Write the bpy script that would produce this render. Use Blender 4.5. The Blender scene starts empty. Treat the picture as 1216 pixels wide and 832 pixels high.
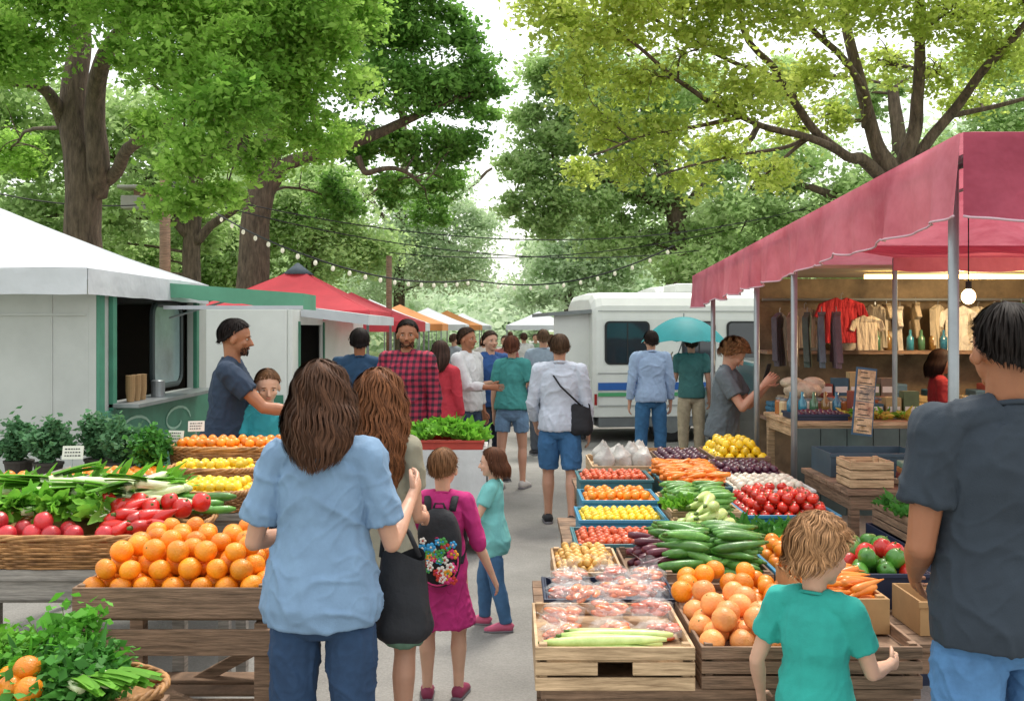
import bpy, math, random, re
import numpy as np
from mathutils import Vector, Matrix, noise, Euler
random.seed(7); RNG=np.random.default_rng(7)
F=1182.; CH=1.85
def W(px,py,d): return Vector(((px-608)/F*d, d, CH-(py-390)/F*d))
scene=bpy.context.scene; COL=scene.collection
scene.view_settings.view_transform='Standard'; scene.view_settings.look='None'; scene.view_settings.exposure=0
# ---------------------------------------------------------------- mesh builder
class MB:
    def __init__(s): s.v=[];s.f=[];s.m=[]
    def add(s,vs,fs,mi=0):
        o=len(s.v); s.v.extend([tuple(v) for v in vs]); s.f.extend([tuple(i+o for i in f) for f in fs]); s.m.extend([mi]*len(fs))
    def box(s,c,sz,mi=0,rot=None):
        c=Vector(c); vs=[]
        for dx in(-.5,.5):
            for dy in(-.5,.5):
                for dz in(-.5,.5):
                    p=Vector((dx*sz[0],dy*sz[1],dz*sz[2]))
                    if rot is not None: p=rot@p
                    vs.append(c+p)
        s.add(vs,[(0,1,3,2),(4,6,7,5),(0,4,5,1),(2,3,7,6),(0,2,6,4),(1,5,7,3)],mi)
    def b2(s,x0,x1,y0,y1,z0,z1,mi=0): s.box(((x0+x1)/2,(y0+y1)/2,(z0+z1)/2),(x1-x0,y1-y0,z1-z0),mi)
    def tube(s,pts,rad,n=8,mi=0,ref=(1,0,0),closed=False):
        pts=[Vector(p) for p in pts]; k=len(pts)
        if not hasattr(rad,'__len__'): rad=[rad]*k
        vs=[];ref=Vector(ref)
        for i,p in enumerate(pts):
            if closed: t=pts[(i+1)%k]-pts[i-1]
            else: t=pts[min(i+1,k-1)]-pts[max(i-1,0)]
            if t.length<1e-9: t=Vector((0,0,1))
            t.normalize(); x=ref-t*ref.dot(t)
            if x.length<.15:
                r2=Vector((0,1,0)) if abs(ref.y)<.5 else Vector((0,0,1)); x=r2-t*r2.dot(t)
            x.normalize(); y=t.cross(x)
            r=rad[i]; a,b=(r if hasattr(r,'__len__') else (r,r))
            for j in range(n):
                th=2*math.pi*j/n; vs.append(p+x*(a*math.cos(th))+y*(b*math.sin(th)))
        fs=[]
        for i in range(k if closed else k-1):
            for j in range(n):
                i2=(i+1)%k; fs.append((i*n+j,i*n+(j+1)%n,i2*n+(j+1)%n,i2*n+j))
        if not closed:
            fs.append(tuple(range(n-1,-1,-1))); fs.append(tuple((k-1)*n+j for j in range(n)))
        s.add(vs,fs,mi)
    def ell(s,c,r,mi=0,rot=None,nu=14,nv=9):
        c=Vector(c); 
        if not hasattr(r,'__len__'): r=(r,r,r)
        vs=[];fs=[]
        def P(x,y,z):
            p=Vector((x*r[0],y*r[1],z*r[2])); 
            return c+(rot@p if rot is not None else p)
        vs.append(P(0,0,1))
        for i in range(1,nv):
            ph=math.pi*i/nv
            for j in range(nu):
                th=2*math.pi*j/nu; vs.append(P(math.sin(ph)*math.cos(th),math.sin(ph)*math.sin(th),math.cos(ph)))
        vs.append(P(0,0,-1)); L=len(vs)-1
        for j in range(nu): fs.append((0,1+j,1+(j+1)%nu))
        for i in range(nv-2):
            for j in range(nu):
                a=1+i*nu+j;b=1+i*nu+(j+1)%nu; fs.append((a,a+nu,b+nu,b))
        for j in range(nu): fs.append((1+(nv-2)*nu+j,L,1+(nv-2)*nu+(j+1)%nu))
        s.add(vs,fs,mi)
    def grid(s,fn,nu,nv,mi=0,wrap=False):
        vs=[fn(i/nu,j/nv) for j in range(nv+1) for i in range(nu+1)]
        fs=[(j*(nu+1)+i,j*(nu+1)+i+1,(j+1)*(nu+1)+i+1,(j+1)*(nu+1)+i) for j in range(nv) for i in range(nu)]
        s.add(vs,fs,mi)
    def mesh(s,name,mats=(),smooth=False):
        me=bpy.data.meshes.new(name); me.from_pydata(s.v,[],s.f)
        for m in mats: me.materials.append(m)
        if len(mats)>1: me.polygons.foreach_set('material_index',s.m)
        if smooth: me.polygons.foreach_set('use_smooth',[True]*len(s.f))
        me.update(); return me
    def obj(s,name,mats,parent=None,smooth=False,bevel=0,loc=None):
        if not isinstance(mats,(list,tuple)): mats=[mats]
        o=bpy.data.objects.new(name,s.mesh(name,mats,smooth)); COL.objects.link(o)
        if parent is not None: o.parent=parent
        if loc is not None: o.location=loc
        if bevel:
            b=o.modifiers.new('b','BEVEL'); b.width=bevel; b.segments=2; b.limit_method='ANGLE'
        return o
def top(o,label,cat,group=None,kind=None):
    wd=label.split()
    while len(re.split(r'[\s\-]+',' '.join(wd)))>12: wd=wd[:-1]
    while wd[-1] in('and','with','a','the','of','on','in'): wd=wd[:-1]
    if len(wd)<4: wd+=['on','a','market','stall']
    o['label']=' '.join(wd);o['category']=cat
    if group:o['group']=group
    if kind:o['kind']=kind
    return o
def empty(name,label,cat,loc=(0,0,0),group=None):
    o=bpy.data.objects.new(name,None); o.empty_display_size=.1; o.location=loc; COL.objects.link(o); return top(o,label,cat,group)
def struct(o): o['kind']='structure'; o['label']=o.name.split('.')[0].replace('_',' ')+' of the market street setting'; o['category']=o.name.split('.')[0].replace('_',' '); return o
def npmesh(name,verts,faces,mat,smooth=False):
    me=bpy.data.meshes.new(name); n=len(verts); m,k=faces.shape
    me.vertices.add(n); me.vertices.foreach_set('co',verts.astype(np.float32).ravel())
    me.loops.add(m*k); me.loops.foreach_set('vertex_index',faces.astype(np.int32).ravel())
    me.polygons.add(m); me.polygons.foreach_set('loop_start',np.arange(0,m*k,k,dtype=np.int32))
    me.polygons.foreach_set('loop_total',np.full(m,k,dtype=np.int32))
    if smooth: me.polygons.foreach_set('use_smooth',np.ones(m,dtype=bool))
    me.update(calc_edges=True); me.materials.append(mat); return me
# ---------------------------------------------------------------- materials
def lin(c): return tuple(((x/12.92) if x<=.04045 else ((x+.055)/1.055)**2.4) for x in c)
def hexc(h): return lin(tuple(int(h[i:i+2],16)/255 for i in (0,2,4)))
MC={}
def M(name,col,rough=.6,var=.15,vs=6,bump=0,bs=60,metal=0,scale=(1,1,1),coat=0,spec=.5,island=0,trans=0,sss=0,col2=None,emit=0,bdist=.01,alpha=1):
    if name in MC: return MC[name]
    if isinstance(col,str): col=hexc(col)
    if isinstance(col2,str): col2=hexc(col2)
    m=bpy.data.materials.new(name); m.use_nodes=True; nt=m.node_tree; N=nt.nodes; L=nt.links
    p=N['Principled BSDF']; p.inputs['Roughness'].default_value=rough; p.inputs['Metallic'].default_value=metal
    p.inputs['Specular IOR Level'].default_value=spec; p.inputs['Alpha'].default_value=alpha
    if coat: p.inputs['Coat Weight'].default_value=coat; p.inputs['Coat Roughness'].default_value=.12
    tc=N.new('ShaderNodeTexCoord'); mp=N.new('ShaderNodeMapping'); mp.inputs['Scale'].default_value=scale
    L.new(tc.outputs['Object'],mp.inputs['Vector'])
    nz=N.new('ShaderNodeTexNoise'); nz.inputs['Scale'].default_value=vs; nz.inputs['Detail'].default_value=5; nz.inputs['Roughness'].default_value=.65
    L.new(mp.outputs[0],nz.inputs['Vector'])
    cr=N.new('ShaderNodeValToRGB'); cr.color_ramp.elements[0].position=.3; cr.color_ramp.elements[1].position=.7
    a=[min(1,c*(1-var)) for c in col]; b=[min(1,c*(1+var)) for c in (col2 or col)]
    cr.color_ramp.elements[0].color=(*a,1); cr.color_ramp.elements[1].color=(*b,1)
    L.new(nz.outputs['Fac'],cr.inputs[0]); out=cr.outputs[0]
    if island:
        g=N.new('ShaderNodeNewGeometry'); mr=N.new('ShaderNodeMapRange'); mr.inputs[3].default_value=1-island; mr.inputs[4].default_value=1+island
        L.new(g.outputs['Random Per Island'],mr.inputs[0]); mx=N.new('ShaderNodeVectorMath'); mx.operation='SCALE'
        L.new(out,mx.inputs[0]); L.new(mr.outputs[0],mx.inputs['Scale']); out=mx.outputs[0]
    L.new(out,p.inputs['Base Color'])
    if bump:
        n2=N.new('ShaderNodeTexNoise'); n2.inputs['Scale'].default_value=bs; n2.inputs['Detail'].default_value=4
        L.new(mp.outputs[0],n2.inputs['Vector']); bp=N.new('ShaderNodeBump'); bp.inputs['Strength'].default_value=bump; bp.inputs['Distance'].default_value=bdist
        L.new(n2.outputs['Fac'],bp.inputs['Height']); L.new(bp.outputs[0],p.inputs['Normal'])
    if sss: p.inputs['Subsurface Weight'].default_value=sss; p.inputs['Subsurface Radius'].default_value=(.02,.008,.005); p.inputs['Subsurface Scale'].default_value=.5
    if emit: p.inputs['Emission Color'].default_value=(*col,1); p.inputs['Emission Strength'].default_value=emit
    if trans:
        tr=N.new('ShaderNodeBsdfTranslucent'); ms=N.new('ShaderNodeMixShader'); ms.inputs[0].default_value=trans
        L.new(out,tr.inputs['Color']); L.new(p.outputs[0],ms.inputs[1]); L.new(tr.outputs[0],ms.inputs[2])
        L.new(ms.outputs[0],N['Material Output'].inputs['Surface'])
    MC[name]=m; return m
def fruitM(name,col,col2=None,var=.12,rough=.4,bump=.15,bs=120,coat=.1):
    m=M(name,col,rough=rough,var=var,vs=9,bump=bump,bs=bs,coat=coat,col2=col2)
    if not m.get('ri'):
        m['ri']=1; nt=m.node_tree; p=nt.nodes['Principled BSDF']; l=p.inputs['Base Color'].links[0]; src=l.from_socket
        oi=nt.nodes.new('ShaderNodeObjectInfo'); mr=nt.nodes.new('ShaderNodeMapRange'); mr.inputs[3].default_value=.75; mr.inputs[4].default_value=1.18
        nt.links.new(oi.outputs['Random'],mr.inputs[0]); mx=nt.nodes.new('ShaderNodeVectorMath'); mx.operation='SCALE'
        nt.links.new(src,mx.inputs[0]); nt.links.new(mr.outputs[0],mx.inputs['Scale']); nt.links.new(mx.outputs[0],p.inputs['Base Color'])
    return m
def leafM(name,c1,c2,trans=.5,isl=.35): return M(name,c1,rough=.55,var=.1,vs=.7,col2=c2,trans=trans,island=isl,spec=.3)
WOOD=M('crate_wood','a3835f',.75,.35,3,bump=.4,bs=8,scale=(2,2,26),col2='c2a582')
WOODD=M('old_wood','6b5440',.8,.4,3,bump=.5,bs=8,scale=(2,2,26),col2='8c705a')
WOODG=M('grey_wood','7d7973',.85,.25,3,bump=.4,bs=8,scale=(2,2,26),col2='98928a')
WICK=M('wicker','8f6238',.6,.3,14,bump=.3,bs=90,island=.25,col2='a97c4c')
CARD=M('cardboard','b08a5e',.85,.12,8)
BLUEP=M('blue_plastic','3b86a8',.45,.1,5); NAVY=M('navy_plastic','1f2a44',.5,.1,5); TEALP=M('teal_plastic','3f7078',.45,.1,5)
WHITEP=M('white_paint','dcdeda',.4,.06,2,bump=.05,bs=5); CANW=M('white_canvas','cfd3d8',.75,.08,1.5,bump=.5,bs=2.5,trans=.2,bdist=.06)
GREYW=M('trailer_panel','b2b5b1',.5,.12,1.5,bump=.05,bs=3); GREEN=M('green_paint','3f7d66',.5,.2,4); GREEND=M('green_awning','6fae92',.7,.1,4,trans=.35)
PINK=M('pink_canvas','c66275',.85,.14,1.6,bump=.6,bs=3.5,trans=.4,col2='d88796',bdist=.06); MAR=M('maroon_canvas','96384e',.85,.18,1.6,bump=.7,bs=3,trans=.2,col2='a84c60',bdist=.08)
REDC=M('red_canvas','dc5560',.8,.1,2,bump=.3,bs=5,trans=.4,bdist=.03)
BEIGE=M('beige_canvas','c9bfa8',.8,.08,2,bump=.2,bs=5,trans=.15)
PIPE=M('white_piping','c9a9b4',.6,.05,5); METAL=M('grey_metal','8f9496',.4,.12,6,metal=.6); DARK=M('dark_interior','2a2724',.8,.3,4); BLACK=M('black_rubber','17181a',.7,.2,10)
GLASS=M('dark_glass','2a333b',.08,.3,1.2,spec=.8); CREAM=M('cream','c4beae',.6,.08,5)
PAPER=M('paper','dedbd0',.8,.05,6); INK=M('ink','3a3a3c',.8,.1,6)
# ---------------------------------------------------------------- world, sun, camera
w=bpy.data.worlds.new('World'); scene.world=w; w.use_nodes=True; nt=w.node_tree
bg=nt.nodes['Background']; sky=nt.nodes.new('ShaderNodeTexSky'); sky.sky_type='NISHITA'; sky.sun_disc=False
SE,SR=64,20
sky.sun_elevation=math.radians(SE); sky.sun_rotation=math.radians(SR); sky.dust_density=4; sky.air_density=1.5
sc=nt.nodes.new('ShaderNodeVectorMath'); sc.operation='SCALE'; sc.inputs['Scale'].default_value=.45
ad=nt.nodes.new('ShaderNodeVectorMath'); ad.operation='ADD'; ad.inputs[1].default_value=(9.0,9.1,8.8)
nt.links.new(sky.outputs[0],sc.inputs[0]); nt.links.new(sc.outputs[0],ad.inputs[0]); nt.links.new(ad.outputs[0],bg.inputs[0]); bg.inputs[1].default_value=.145
sl=bpy.data.lights.new('sun','SUN'); sl.energy=3.0; sl.angle=math.radians(12); sl.color=(1,.95,.86)
so=bpy.data.objects.new('sun',sl); COL.objects.link(so)
sd=Vector((math.sin(math.radians(SR))*math.cos(math.radians(SE)),math.cos(math.radians(SR))*math.cos(math.radians(SE)),math.sin(math.radians(SE))))
so.rotation_euler=sd.to_track_quat('Z','Y').to_euler()
cd=bpy.data.cameras.new('camera'); cam=bpy.data.objects.new('camera',cd); COL.objects.link(cam); scene.camera=cam
cam.location=(0,0,CH); cam.rotation_euler=(math.pi/2,0,0); cd.lens=35; cd.sensor_width=36; cd.shift_y=-26/1216; cd.clip_end=800; cd.clip_start=.05
# ================================================================ PEOPLE
def remesh(mb,vox,it):
    me=mb.mesh('tmp'); o=bpy.data.objects.new('tmp',me); COL.objects.link(o)
    r=o.modifiers.new('r','REMESH'); r.mode='VOXEL'; r.voxel_size=vox
    s=o.modifiers.new('s','SMOOTH'); s.iterations=it; s.factor=.5
    dg=bpy.context.evaluated_depsgraph_get(); dg.update(); ev=o.evaluated_get(dg); m=ev.to_mesh()
    n=len(m.vertices); v=np.empty(n*3,np.float32); m.vertices.foreach_get('co',v); nn=np.empty(n*3,np.float32); m.vertices.foreach_get('normal',nn)
    fs=[tuple(p.vertices) for p in m.polygons]
    ev.to_mesh_clear(); bpy.data.objects.remove(o); bpy.data.meshes.remove(me)
    return v.reshape(-1,3),nn.reshape(-1,3),fs
def wrinkle(v,n,amp,sc,seed=0,ztop=None):
    out=[]; N_=noise.noise
    for p,q in zip(v,n):
        x,y,z=float(p[0]),float(p[1]),float(p[2])
        if ztop is not None and z>ztop: out.append((x,y,z)); continue
        wx=N_(Vector((x*3+seed,y*3,z*3)))*.10; wz=N_(Vector((x*3,y*3+seed,z*3+7)))*.14
        lo=N_(Vector((x*sc*.5+seed,y*sc*.5,z*sc*.4)))
        r1=max(0,1-abs(N_(Vector(((x+wx)*sc*.9+z*sc*.35+seed,y*sc*.9,(z+wz)*sc*.55))))*4.2)
        r2=max(0,1-abs(N_(Vector(((x+wz)*sc*1.7-z*sc*.6,y*sc*1.7+seed,(z+wx)*sc*1.3+seed))))*4.5)
        hi=N_(Vector((x*sc*3.2,y*sc*3.2,z*sc*2.4+seed)))
        d=amp*max(0.0,.35+.75*lo+1.2*r1**1.4+.5*r2-.25+.2*hi); out.append((x+q[0]*d,y+q[1]*d,z+q[2]*d))
    return out
def nv(a): return Vector(a).normalized()
SK=dict(light='c2937a',tan='a06a4c',brown='7a4a32',pale='d2a68c')
def plaid(name):
    if name in MC: return MC[name]
    m=M(name,'8c2233',.85,.1,10,bump=.2,bs=200); nt=m.node_tree; N=nt.nodes; L=nt.links; p=N['Principled BSDF']
    tc=N.new('ShaderNodeTexCoord'); sp=N.new('ShaderNodeSeparateXYZ'); L.new(tc.outputs['Object'],sp.inputs[0]); fac=[]
    for ax in ('X','Z'):
        a=N.new('ShaderNodeMath'); a.operation='MULTIPLY'; a.inputs[1].default_value=2*math.pi/.055; L.new(sp.outputs[ax],a.inputs[0])
        b=N.new('ShaderNodeMath'); b.operation='SINE'; L.new(a.outputs[0],b.inputs[0])
        c=N.new('ShaderNodeMath'); c.operation='GREATER_THAN'; c.inputs[1].default_value=.1; L.new(b.outputs[0],c.inputs[0]); fac.append(c)
    s=N.new('ShaderNodeMath'); s.operation='ADD'; L.new(fac[0].outputs[0],s.inputs[0]); L.new(fac[1].outputs[0],s.inputs[1])
    d=N.new('ShaderNodeMath'); d.operation='MULTIPLY'; d.inputs[1].default_value=.5; L.new(s.outputs[0],d.inputs[0])
    cr=N.new('ShaderNodeValToRGB'); cr.color_ramp.interpolation='CONSTANT'; e=cr.color_ramp.elements
    e[0].color=(*hexc('a82c44'),1); e[1].position=.75; e[1].color=(*hexc('2c1826'),1); k=e.new(.35); k.color=(*hexc('6e2038'),1)
    L.new(d.outputs[0],cr.inputs[0]); L.new(cr.outputs[0],p.inputs['Base Color']); return m
def person(label,x,y,h,yaw=0,fem=0,hs=1.0,skin='light',shirt='6f8fae',sleeve=.5,hem=.50,loose=.008,pants='2a3f5f',plen=1.0,skirt=None,
           hair='2a1c14',L=.02,curl=0,vol=1.0,LU=(-.18,0,-1),LF=(-.05,.22,-1),RU=(.18,0,-1),RF=(.05,.22,-1),Lt=(-.04,.0,-1),Ls=(0,-.03,-1),Rt=(.04,.0,-1),Rs=(0,-.03,-1),
           lean=0,head=(0,0),shoes='22242a',vox=.013,nst=350,ploose=.008,shirtmat=None,collar=0,beard=0,wide=1.0,group=None,z0=None,seed=1,wr=.0042):
    rnd=random.Random(seed*13+int(abs(x)*100))
    zh=.52-.13*(hs-1); zs=1-.135*hs-.048; hc=1-.067*hs; sw=(.090 if fem else .104)*wide; 
    if hs>1.1: sw*=.97
    thL=zh*.475; shL=zh*.445; ar=.185*(zs/.817); fr=.148*(zs/.817)
    sh=Vector((0,0,zh)); RL=Matrix.Rotation(-math.radians(lean),3,'X')
    def TT(p): p=Vector(p); q=RL@(p-sh)+sh; return q*h
    def tz(t): return zh+(zs-zh)*t
    hipw=.052 if not fem else .054
    J={}
    for s,sg,(U,Fo),(T,S) in (('L',-1,(LU,LF),(Lt,Ls)),('R',1,(RU,RF),(Rt,Rs))):
        a=TT((sg*sw,-.004,zs-.004)); U=nv(U);Fo=nv(Fo); e=a+U*ar*h; wv=e+Fo*fr*h
        hp=Vector((sg*hipw,0,zh))*h; k=hp+nv(T)*thL*h; an=k+nv(S)*shL*h
        J[s]=(a,e,wv,U,Fo,hp,k,an)
    base=min(J['L'][7].z,J['R'][7].z)-.042*h
    off=Vector((0,0,-base)) if z0 is None else Vector((0,0,z0))
    if fem: secs=[(-.19,.060,.05,0),(-.12,.092,.066,-.006),(-.02,.101,.070,-.008),(.15,.088,.060,-.002),(.34,.072,.050,.002),(.52,.076,.054,.004),(.68,.086,.066,.012),(.82,.088,.060,.006),(.94,.080,.05,-.002),(1.02,.055,.038,-.006),(1.1,.032,.030,-.004)]
    else: secs=[(-.19,.062,.05,0),(-.12,.086,.062,-.004),(-.02,.090,.066,-.004),(.15,.084,.060,0),(.34,.080,.056,.003),(.52,.087,.060,.004),(.68,.097,.065,.005),(.82,.103,.063,.002),(.94,.094,.052,-.003),(1.02,.062,.04,-.006),(1.1,.034,.032,-.004)]
    if hs>1.1: secs=[(t,rx*.90 if t>.5 else rx*1.0,ry*1.03,yo) for t,rx,ry,yo in secs]
    RH=RL@Matrix.Rotation(math.radians(head[0]),3,'Z')@Matrix.Rotation(math.radians(head[1]),3,'X'); k0=h*hs
    piv=TT((0,-.01,hc-.05*hs)); 
    def HT(p): return piv+RH@(Vector(p)*k0+Vector((0,.01*h,.05*hs*h)))
    b=MB()
    b.tube([TT((0,yo,tz(t))) for t,rx,ry,yo in secs],[(rx*wide*h*.90,ry*h*.88) for t,rx,ry,yo in secs],16)
    b.tube([TT((0,-.006,zs-.01)),TT((0,-.002,zs+.03)),HT((0,-.012,-.02))],[.034*h,(.029+.004*(hs-1))*h*(1 if not fem else .86),.033*h*(1 if not fem else .9)],12)
    mu=1.0 if not fem else .86
    if hs>1.1: mu=.92
    for s in 'LR':
        sg=-1 if s=='L' else 1
        a,e,wv,U,Fo,hp,k,an=J[s]; ref=(0,1,0)
        b.tube([TT((sg*.02,-.006,zs+.006)),a+Vector((0,0,-.006*h))],[.022*h,.024*h],10,ref=ref)
        b.ell(a,.029*h*mu)
        b.tube([a,a+(e-a)*.3,a+(e-a)*.7,e],[.029*h*mu,.0285*h*mu,.025*h*mu,.0215*h*mu],10,ref=ref)
        b.ell(e,.022*h*mu,nu=10,nv=7)
        b.tube([e,e+(wv-e)*.3,e+(wv-e)*.75,wv],[.022*h*mu,.0235*h*mu,.0175*h*mu,.0145*h*mu],10,ref=ref)
        leg=.95 if fem else 1
        b.tube([hp+Vector((0,0,.01*h)),hp+(k-hp)*.3,hp+(k-hp)*.7,k],[.046*h*leg,.048*h*leg,.038*h*leg,.032*h*leg],12)
        b.ell(k+Vector((0,.003*h,0)),.031*h*leg,nu=10,nv=7)
        b.tube([k,k+(an-k)*.28+Vector((0,-.006*h,0)),k+(an-k)*.7,an],[.030*h*leg,.033*h*leg,.023*h*leg,.020*h*leg],12)
        b.ell(an,.022*h,nu=10,nv=7)
        lift=an.z+off.z-.042*h
        dirf=Vector((sg*.14,1,0)).normalized()
        if lift>.02*h: dirf=Vector((sg*.1,.75,-.65)).normalized()
        heel=an+Vector((0,-.022*h,0))+Vector((0,0,-.022*h))
        b.tube([heel,an+dirf*.03*h+Vector((0,0,-.016*h)),an+dirf*.085*h+Vector((0,0,-.028*h)),an+dirf*.112*h+Vector((0,0,-.032*h))],[(.014*h,.014*h),(.020*h,.020*h),(.022*h,.012*h),(.012*h,.006*h)],10)
        side=Vector((-sg,0,0)); n=side-Fo*side.dot(Fo)
        if n.length<.2: n=Vector((0,0,-1))
        n.normalize(); ss=Fo.cross(n).normalized()
        if ss.dot(Vector((0,1,0)))<0 and abs(Fo.z)>.5: ss=-ss
        J[s]+=(n,ss)
        b.tube([wv-Fo*.01*h,wv+Fo*.02*h,wv+Fo*.05*h,wv+Fo*.058*h],[(.015*h,.013*h),(.020*h,.011*h),(.022*h,.009*h),(.019*h,.006*h)],10,ref=ss)
    b.ell(HT((0,-.006,.012)),(.0455*k0,.056*k0,.053*k0),rot=RH,nu=18,nv=12)
    b.ell(HT((0,.012,-.020)),(.036*k0,.039*k0,.042*k0),rot=RH,nu=14,nv=10)
    b.ell(HT((0,.034,-.052)),(.017*k0,.013*k0,.011*k0),rot=RH)
    b.tube([HT((0,.048,.004)),HT((0,.056,-.008)),HT((0,.062,-.018)),HT((0,.050,-.022))],[.004*k0,.0055*k0,.009*k0,.006*k0],8)
    b.ell(HT((0,.042,.009)),(.030*k0,.009*k0,.006*k0),rot=RH)
    for sg in(-1,1):
        b.ell(HT((sg*.047,-.004,-.010)),(.006*k0,.012*k0,.017*k0),rot=RH,nu=8,nv=6)
        b.ell(HT((sg*.024,.036,-.016)),(.013*k0,.011*k0,.011*k0),rot=RH,nu=8,nv=6)
    v,n,fs=remesh(b,vox*.85,3)
    B=MB(); B.add(v+np.array(off),fs,0)
    for s in 'LR':
        a,e,wv,U,Fo,hp,k,an,n,ss=J[s]
        cu=.5
        for i,(o_,ln) in enumerate(((.0155,.038),(.0055,.043),(-.0055,.041),(-.0155,.032))):
            r0=wv+Fo*.050*h+ss*o_*h; d1=nv(Fo+n*cu*.5+ss*o_*3); d2=nv(Fo+n*(cu*1.6)+ss*o_*2); d3=nv(Fo*.7+n*cu*2.4)
            p1=r0+d1*ln*.45*h; p2=p1+d2*ln*.33*h; p3=p2+d3*ln*.25*h
            B.tube([r0-Fo*.012*h+off,r0+off,p1+off,p2+off,p3+off],[.0048*h,.0050*h,.0046*h,.0041*h,.0028*h],6)
        r0=wv+Fo*.016*h+ss*.015*h; p1=r0+nv(Fo*.7+ss*.8+n*.3)*.022*h; p2=p1+nv(Fo+ss*.2+n*.4)*.024*h
        B.tube([r0-ss*.008*h+off,r0+off,p1+off,p2+off],[.007*h,.0064*h,.0054*h,.0034*h],6)
    for sg in(-1,1):
        B.ell(HT((sg*.018,.0420,-.001))+off,(.0075*k0,.0050*k0,.0034*k0),1,rot=RH,nu=10,nv=6)
        B.ell(HT((sg*.018,.0462,-.001))+off,(.0030*k0,.0014*k0,.0030*k0),2,rot=RH,nu=8,nv=6)
        B.ell(HT((sg*.0185,.0490,.0105))+off,(.0105*k0,.0028*k0,.0015*k0),3,rot=RH@Matrix.Rotation(sg*.12,3,'Y'),nu=8,nv=6)
    B.ell(HT((0,.0505,-.0345))+off,(.0120*k0,.0035*k0,.0034*k0),4,rot=RH,nu=10,nv=6)
    if beard:
        for q in range(240):
            a=rnd.uniform(-1.2,1.2); z=rnd.uniform(-.058,-.030)
            if abs(a)<.3 and z>-.045 : z=rnd.choice((-.028,-.047))
            p=Vector((.0355*math.sin(a),.012+.0385*math.cos(a)*(1-.3*max(0,(-z-.045)*40)*.5),z)); p1=HT(p)+off; p2=HT(p*1.03+Vector((0,0,-.005)))+off
            B.tube([p1,p2],[.0009*k0,.0004*k0],3,mi=3)
    hm=M('hair_'+hair,hair,.65,.25,30,scale=(1,1,.2),island=.5,spec=.18)
    skm=M('skin_'+skin,SK[skin],.5,.08,10,bump=.08,bs=80,sss=.12)
    sc0=hexc(SK[skin])
    body=B.obj('person',[skm,M('eye_white','b8b0a6',.3,.02),M('iris','20140e',.2,.05),hm,M('lips_'+skin,tuple(c*f for c,f in zip(sc0,(.8,.5,.5))),.45,.05)],smooth=True)
    body.location=(x,y,0); body.rotation_euler=(0,0,math.radians(yaw)); top(body,label,'person',group)
    def child(v,n,fs,name,mat,amp=.003,sc=9,ztop=None):
        vv=wrinkle(v+np.array(off),n,amp*h,sc,rnd.random()*30,ztop); mm=MB(); mm.add(vv,fs); return mm.obj(name,mat,parent=body,smooth=True)
    c=MB(); e_=loose; hemt=(hem-zh)/(zs-zh)
    ss_=[]
    hipmax=max(s[1] for s in secs[:4])
    ts=[hemt]+[s[0] for s in secs if s[0]>hemt+.03]
    for t in ts:
        if t>1.03: continue
        rx=np.interp(t,[s[0] for s in secs],[s[1] for s in secs]); ry=np.interp(t,[s[0] for s in secs],[s[2] for s in secs]); yo=np.interp(t,[s[0] for s in secs],[s[3] for s in secs])
        if t<.45: rx=max(rx,hipmax*(.92 if fem else .98)); ry=max(ry,.063)
        ex=e_*(1.25 if t<.3 else .85 if t<.8 else .6)+(.006 if t<.18 else 0)
        ss_.append((t,rx*wide+ex,ry+ex,yo))
    c.tube([TT((0,yo,tz(t))) for t,rx,ry,yo in ss_],[(rx*h,ry*h) for t,rx,ry,yo in ss_],20)
    c.tube([TT((0,-.006,zs-.01)),TT((0,-.006,zs+.012)),TT((0,-.004,zs+.026))],[(.060*h,.044*h),(.046*h*(.9 if fem else 1),.042*h),(.036*h*(.88 if fem else 1),.037*h)],14)
    for s in 'LR':
        sg=-1 if s=='L' else 1
        a,e,wv=J[s][:3]; q=.0065+.3*loose
        c.tube([TT((sg*.022,-.008,zs+.014)),a+Vector((0,0,.001*h))],[.033*h,.033*h],10,ref=(0,1,0)); c.ell(a,(.032*mu+q*.7)*h)
        if sleeve<=1: pts=[a,a+(e-a)*sleeve*.5,a+(e-a)*sleeve]; rr=[(.030*mu+q)*h,(.030*mu+q)*h,(.029*mu+q+loose*.25)*h]
        else: pts=[a,a+(e-a)*.5,e,e+(wv-e)*(sleeve-1)*.5,e+(wv-e)*(sleeve-1)]; rr=[(.030*mu+q)*h,(.027*mu+q)*h,(.022*mu+q)*h,(.021*mu+q)*h,(.016*mu+q)*h]
        if sleeve>0: c.tube(pts,rr,12,ref=(0,1,0))
        if sleeve>1: c.ell(e,(.022*mu+q)*h)
    rn=(.034 if not fem else .030); cr_=.0085 if collar else .0045
    c2=[TT((rn*1.02*math.sin(q),-.005+rn*1.02*math.cos(q),zs+.027-.010*math.cos(q)+(.004 if collar else 0))) for q in [i*math.pi/8 for i in range(16)]]
    v,n,fs=remesh(c,vox*.9,3); sm=shirtmat or M('cloth_'+shirt,shirt,.88,.13,9,bump=.3,bs=220,bdist=.004)
    so_=child(v,n,fs,'shirt' if not skirt or skirt[2] else 'dress',sm,wr)
    mm=MB(); mm.tube([p+off for p in c2],cr_*h,6,closed=True,ref=(0,0,1)); mm.obj('collar',sm,parent=so_,smooth=True)
    c=MB(); pm=M('pants_'+pants,pants,.88,.2,12,bump=.3,bs=200,bdist=.004)
    if skirt:
        zt,zb,_,fl=skirt
        c.tube([Vector((0,0,z*h)) for z in (zt,(zt*.6+zb*.4),(zt*.3+zb*.7),zb)],[(.090*h,.070*h),(.110*h*fl,.088*h*fl),(.122*h*fl,.10*h*fl),(.136*h*fl,.115*h*fl)],22)
        v,n,fs=remesh(c,vox,2); child(v,n,fs,'skirt',pm,.007,14)
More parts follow.
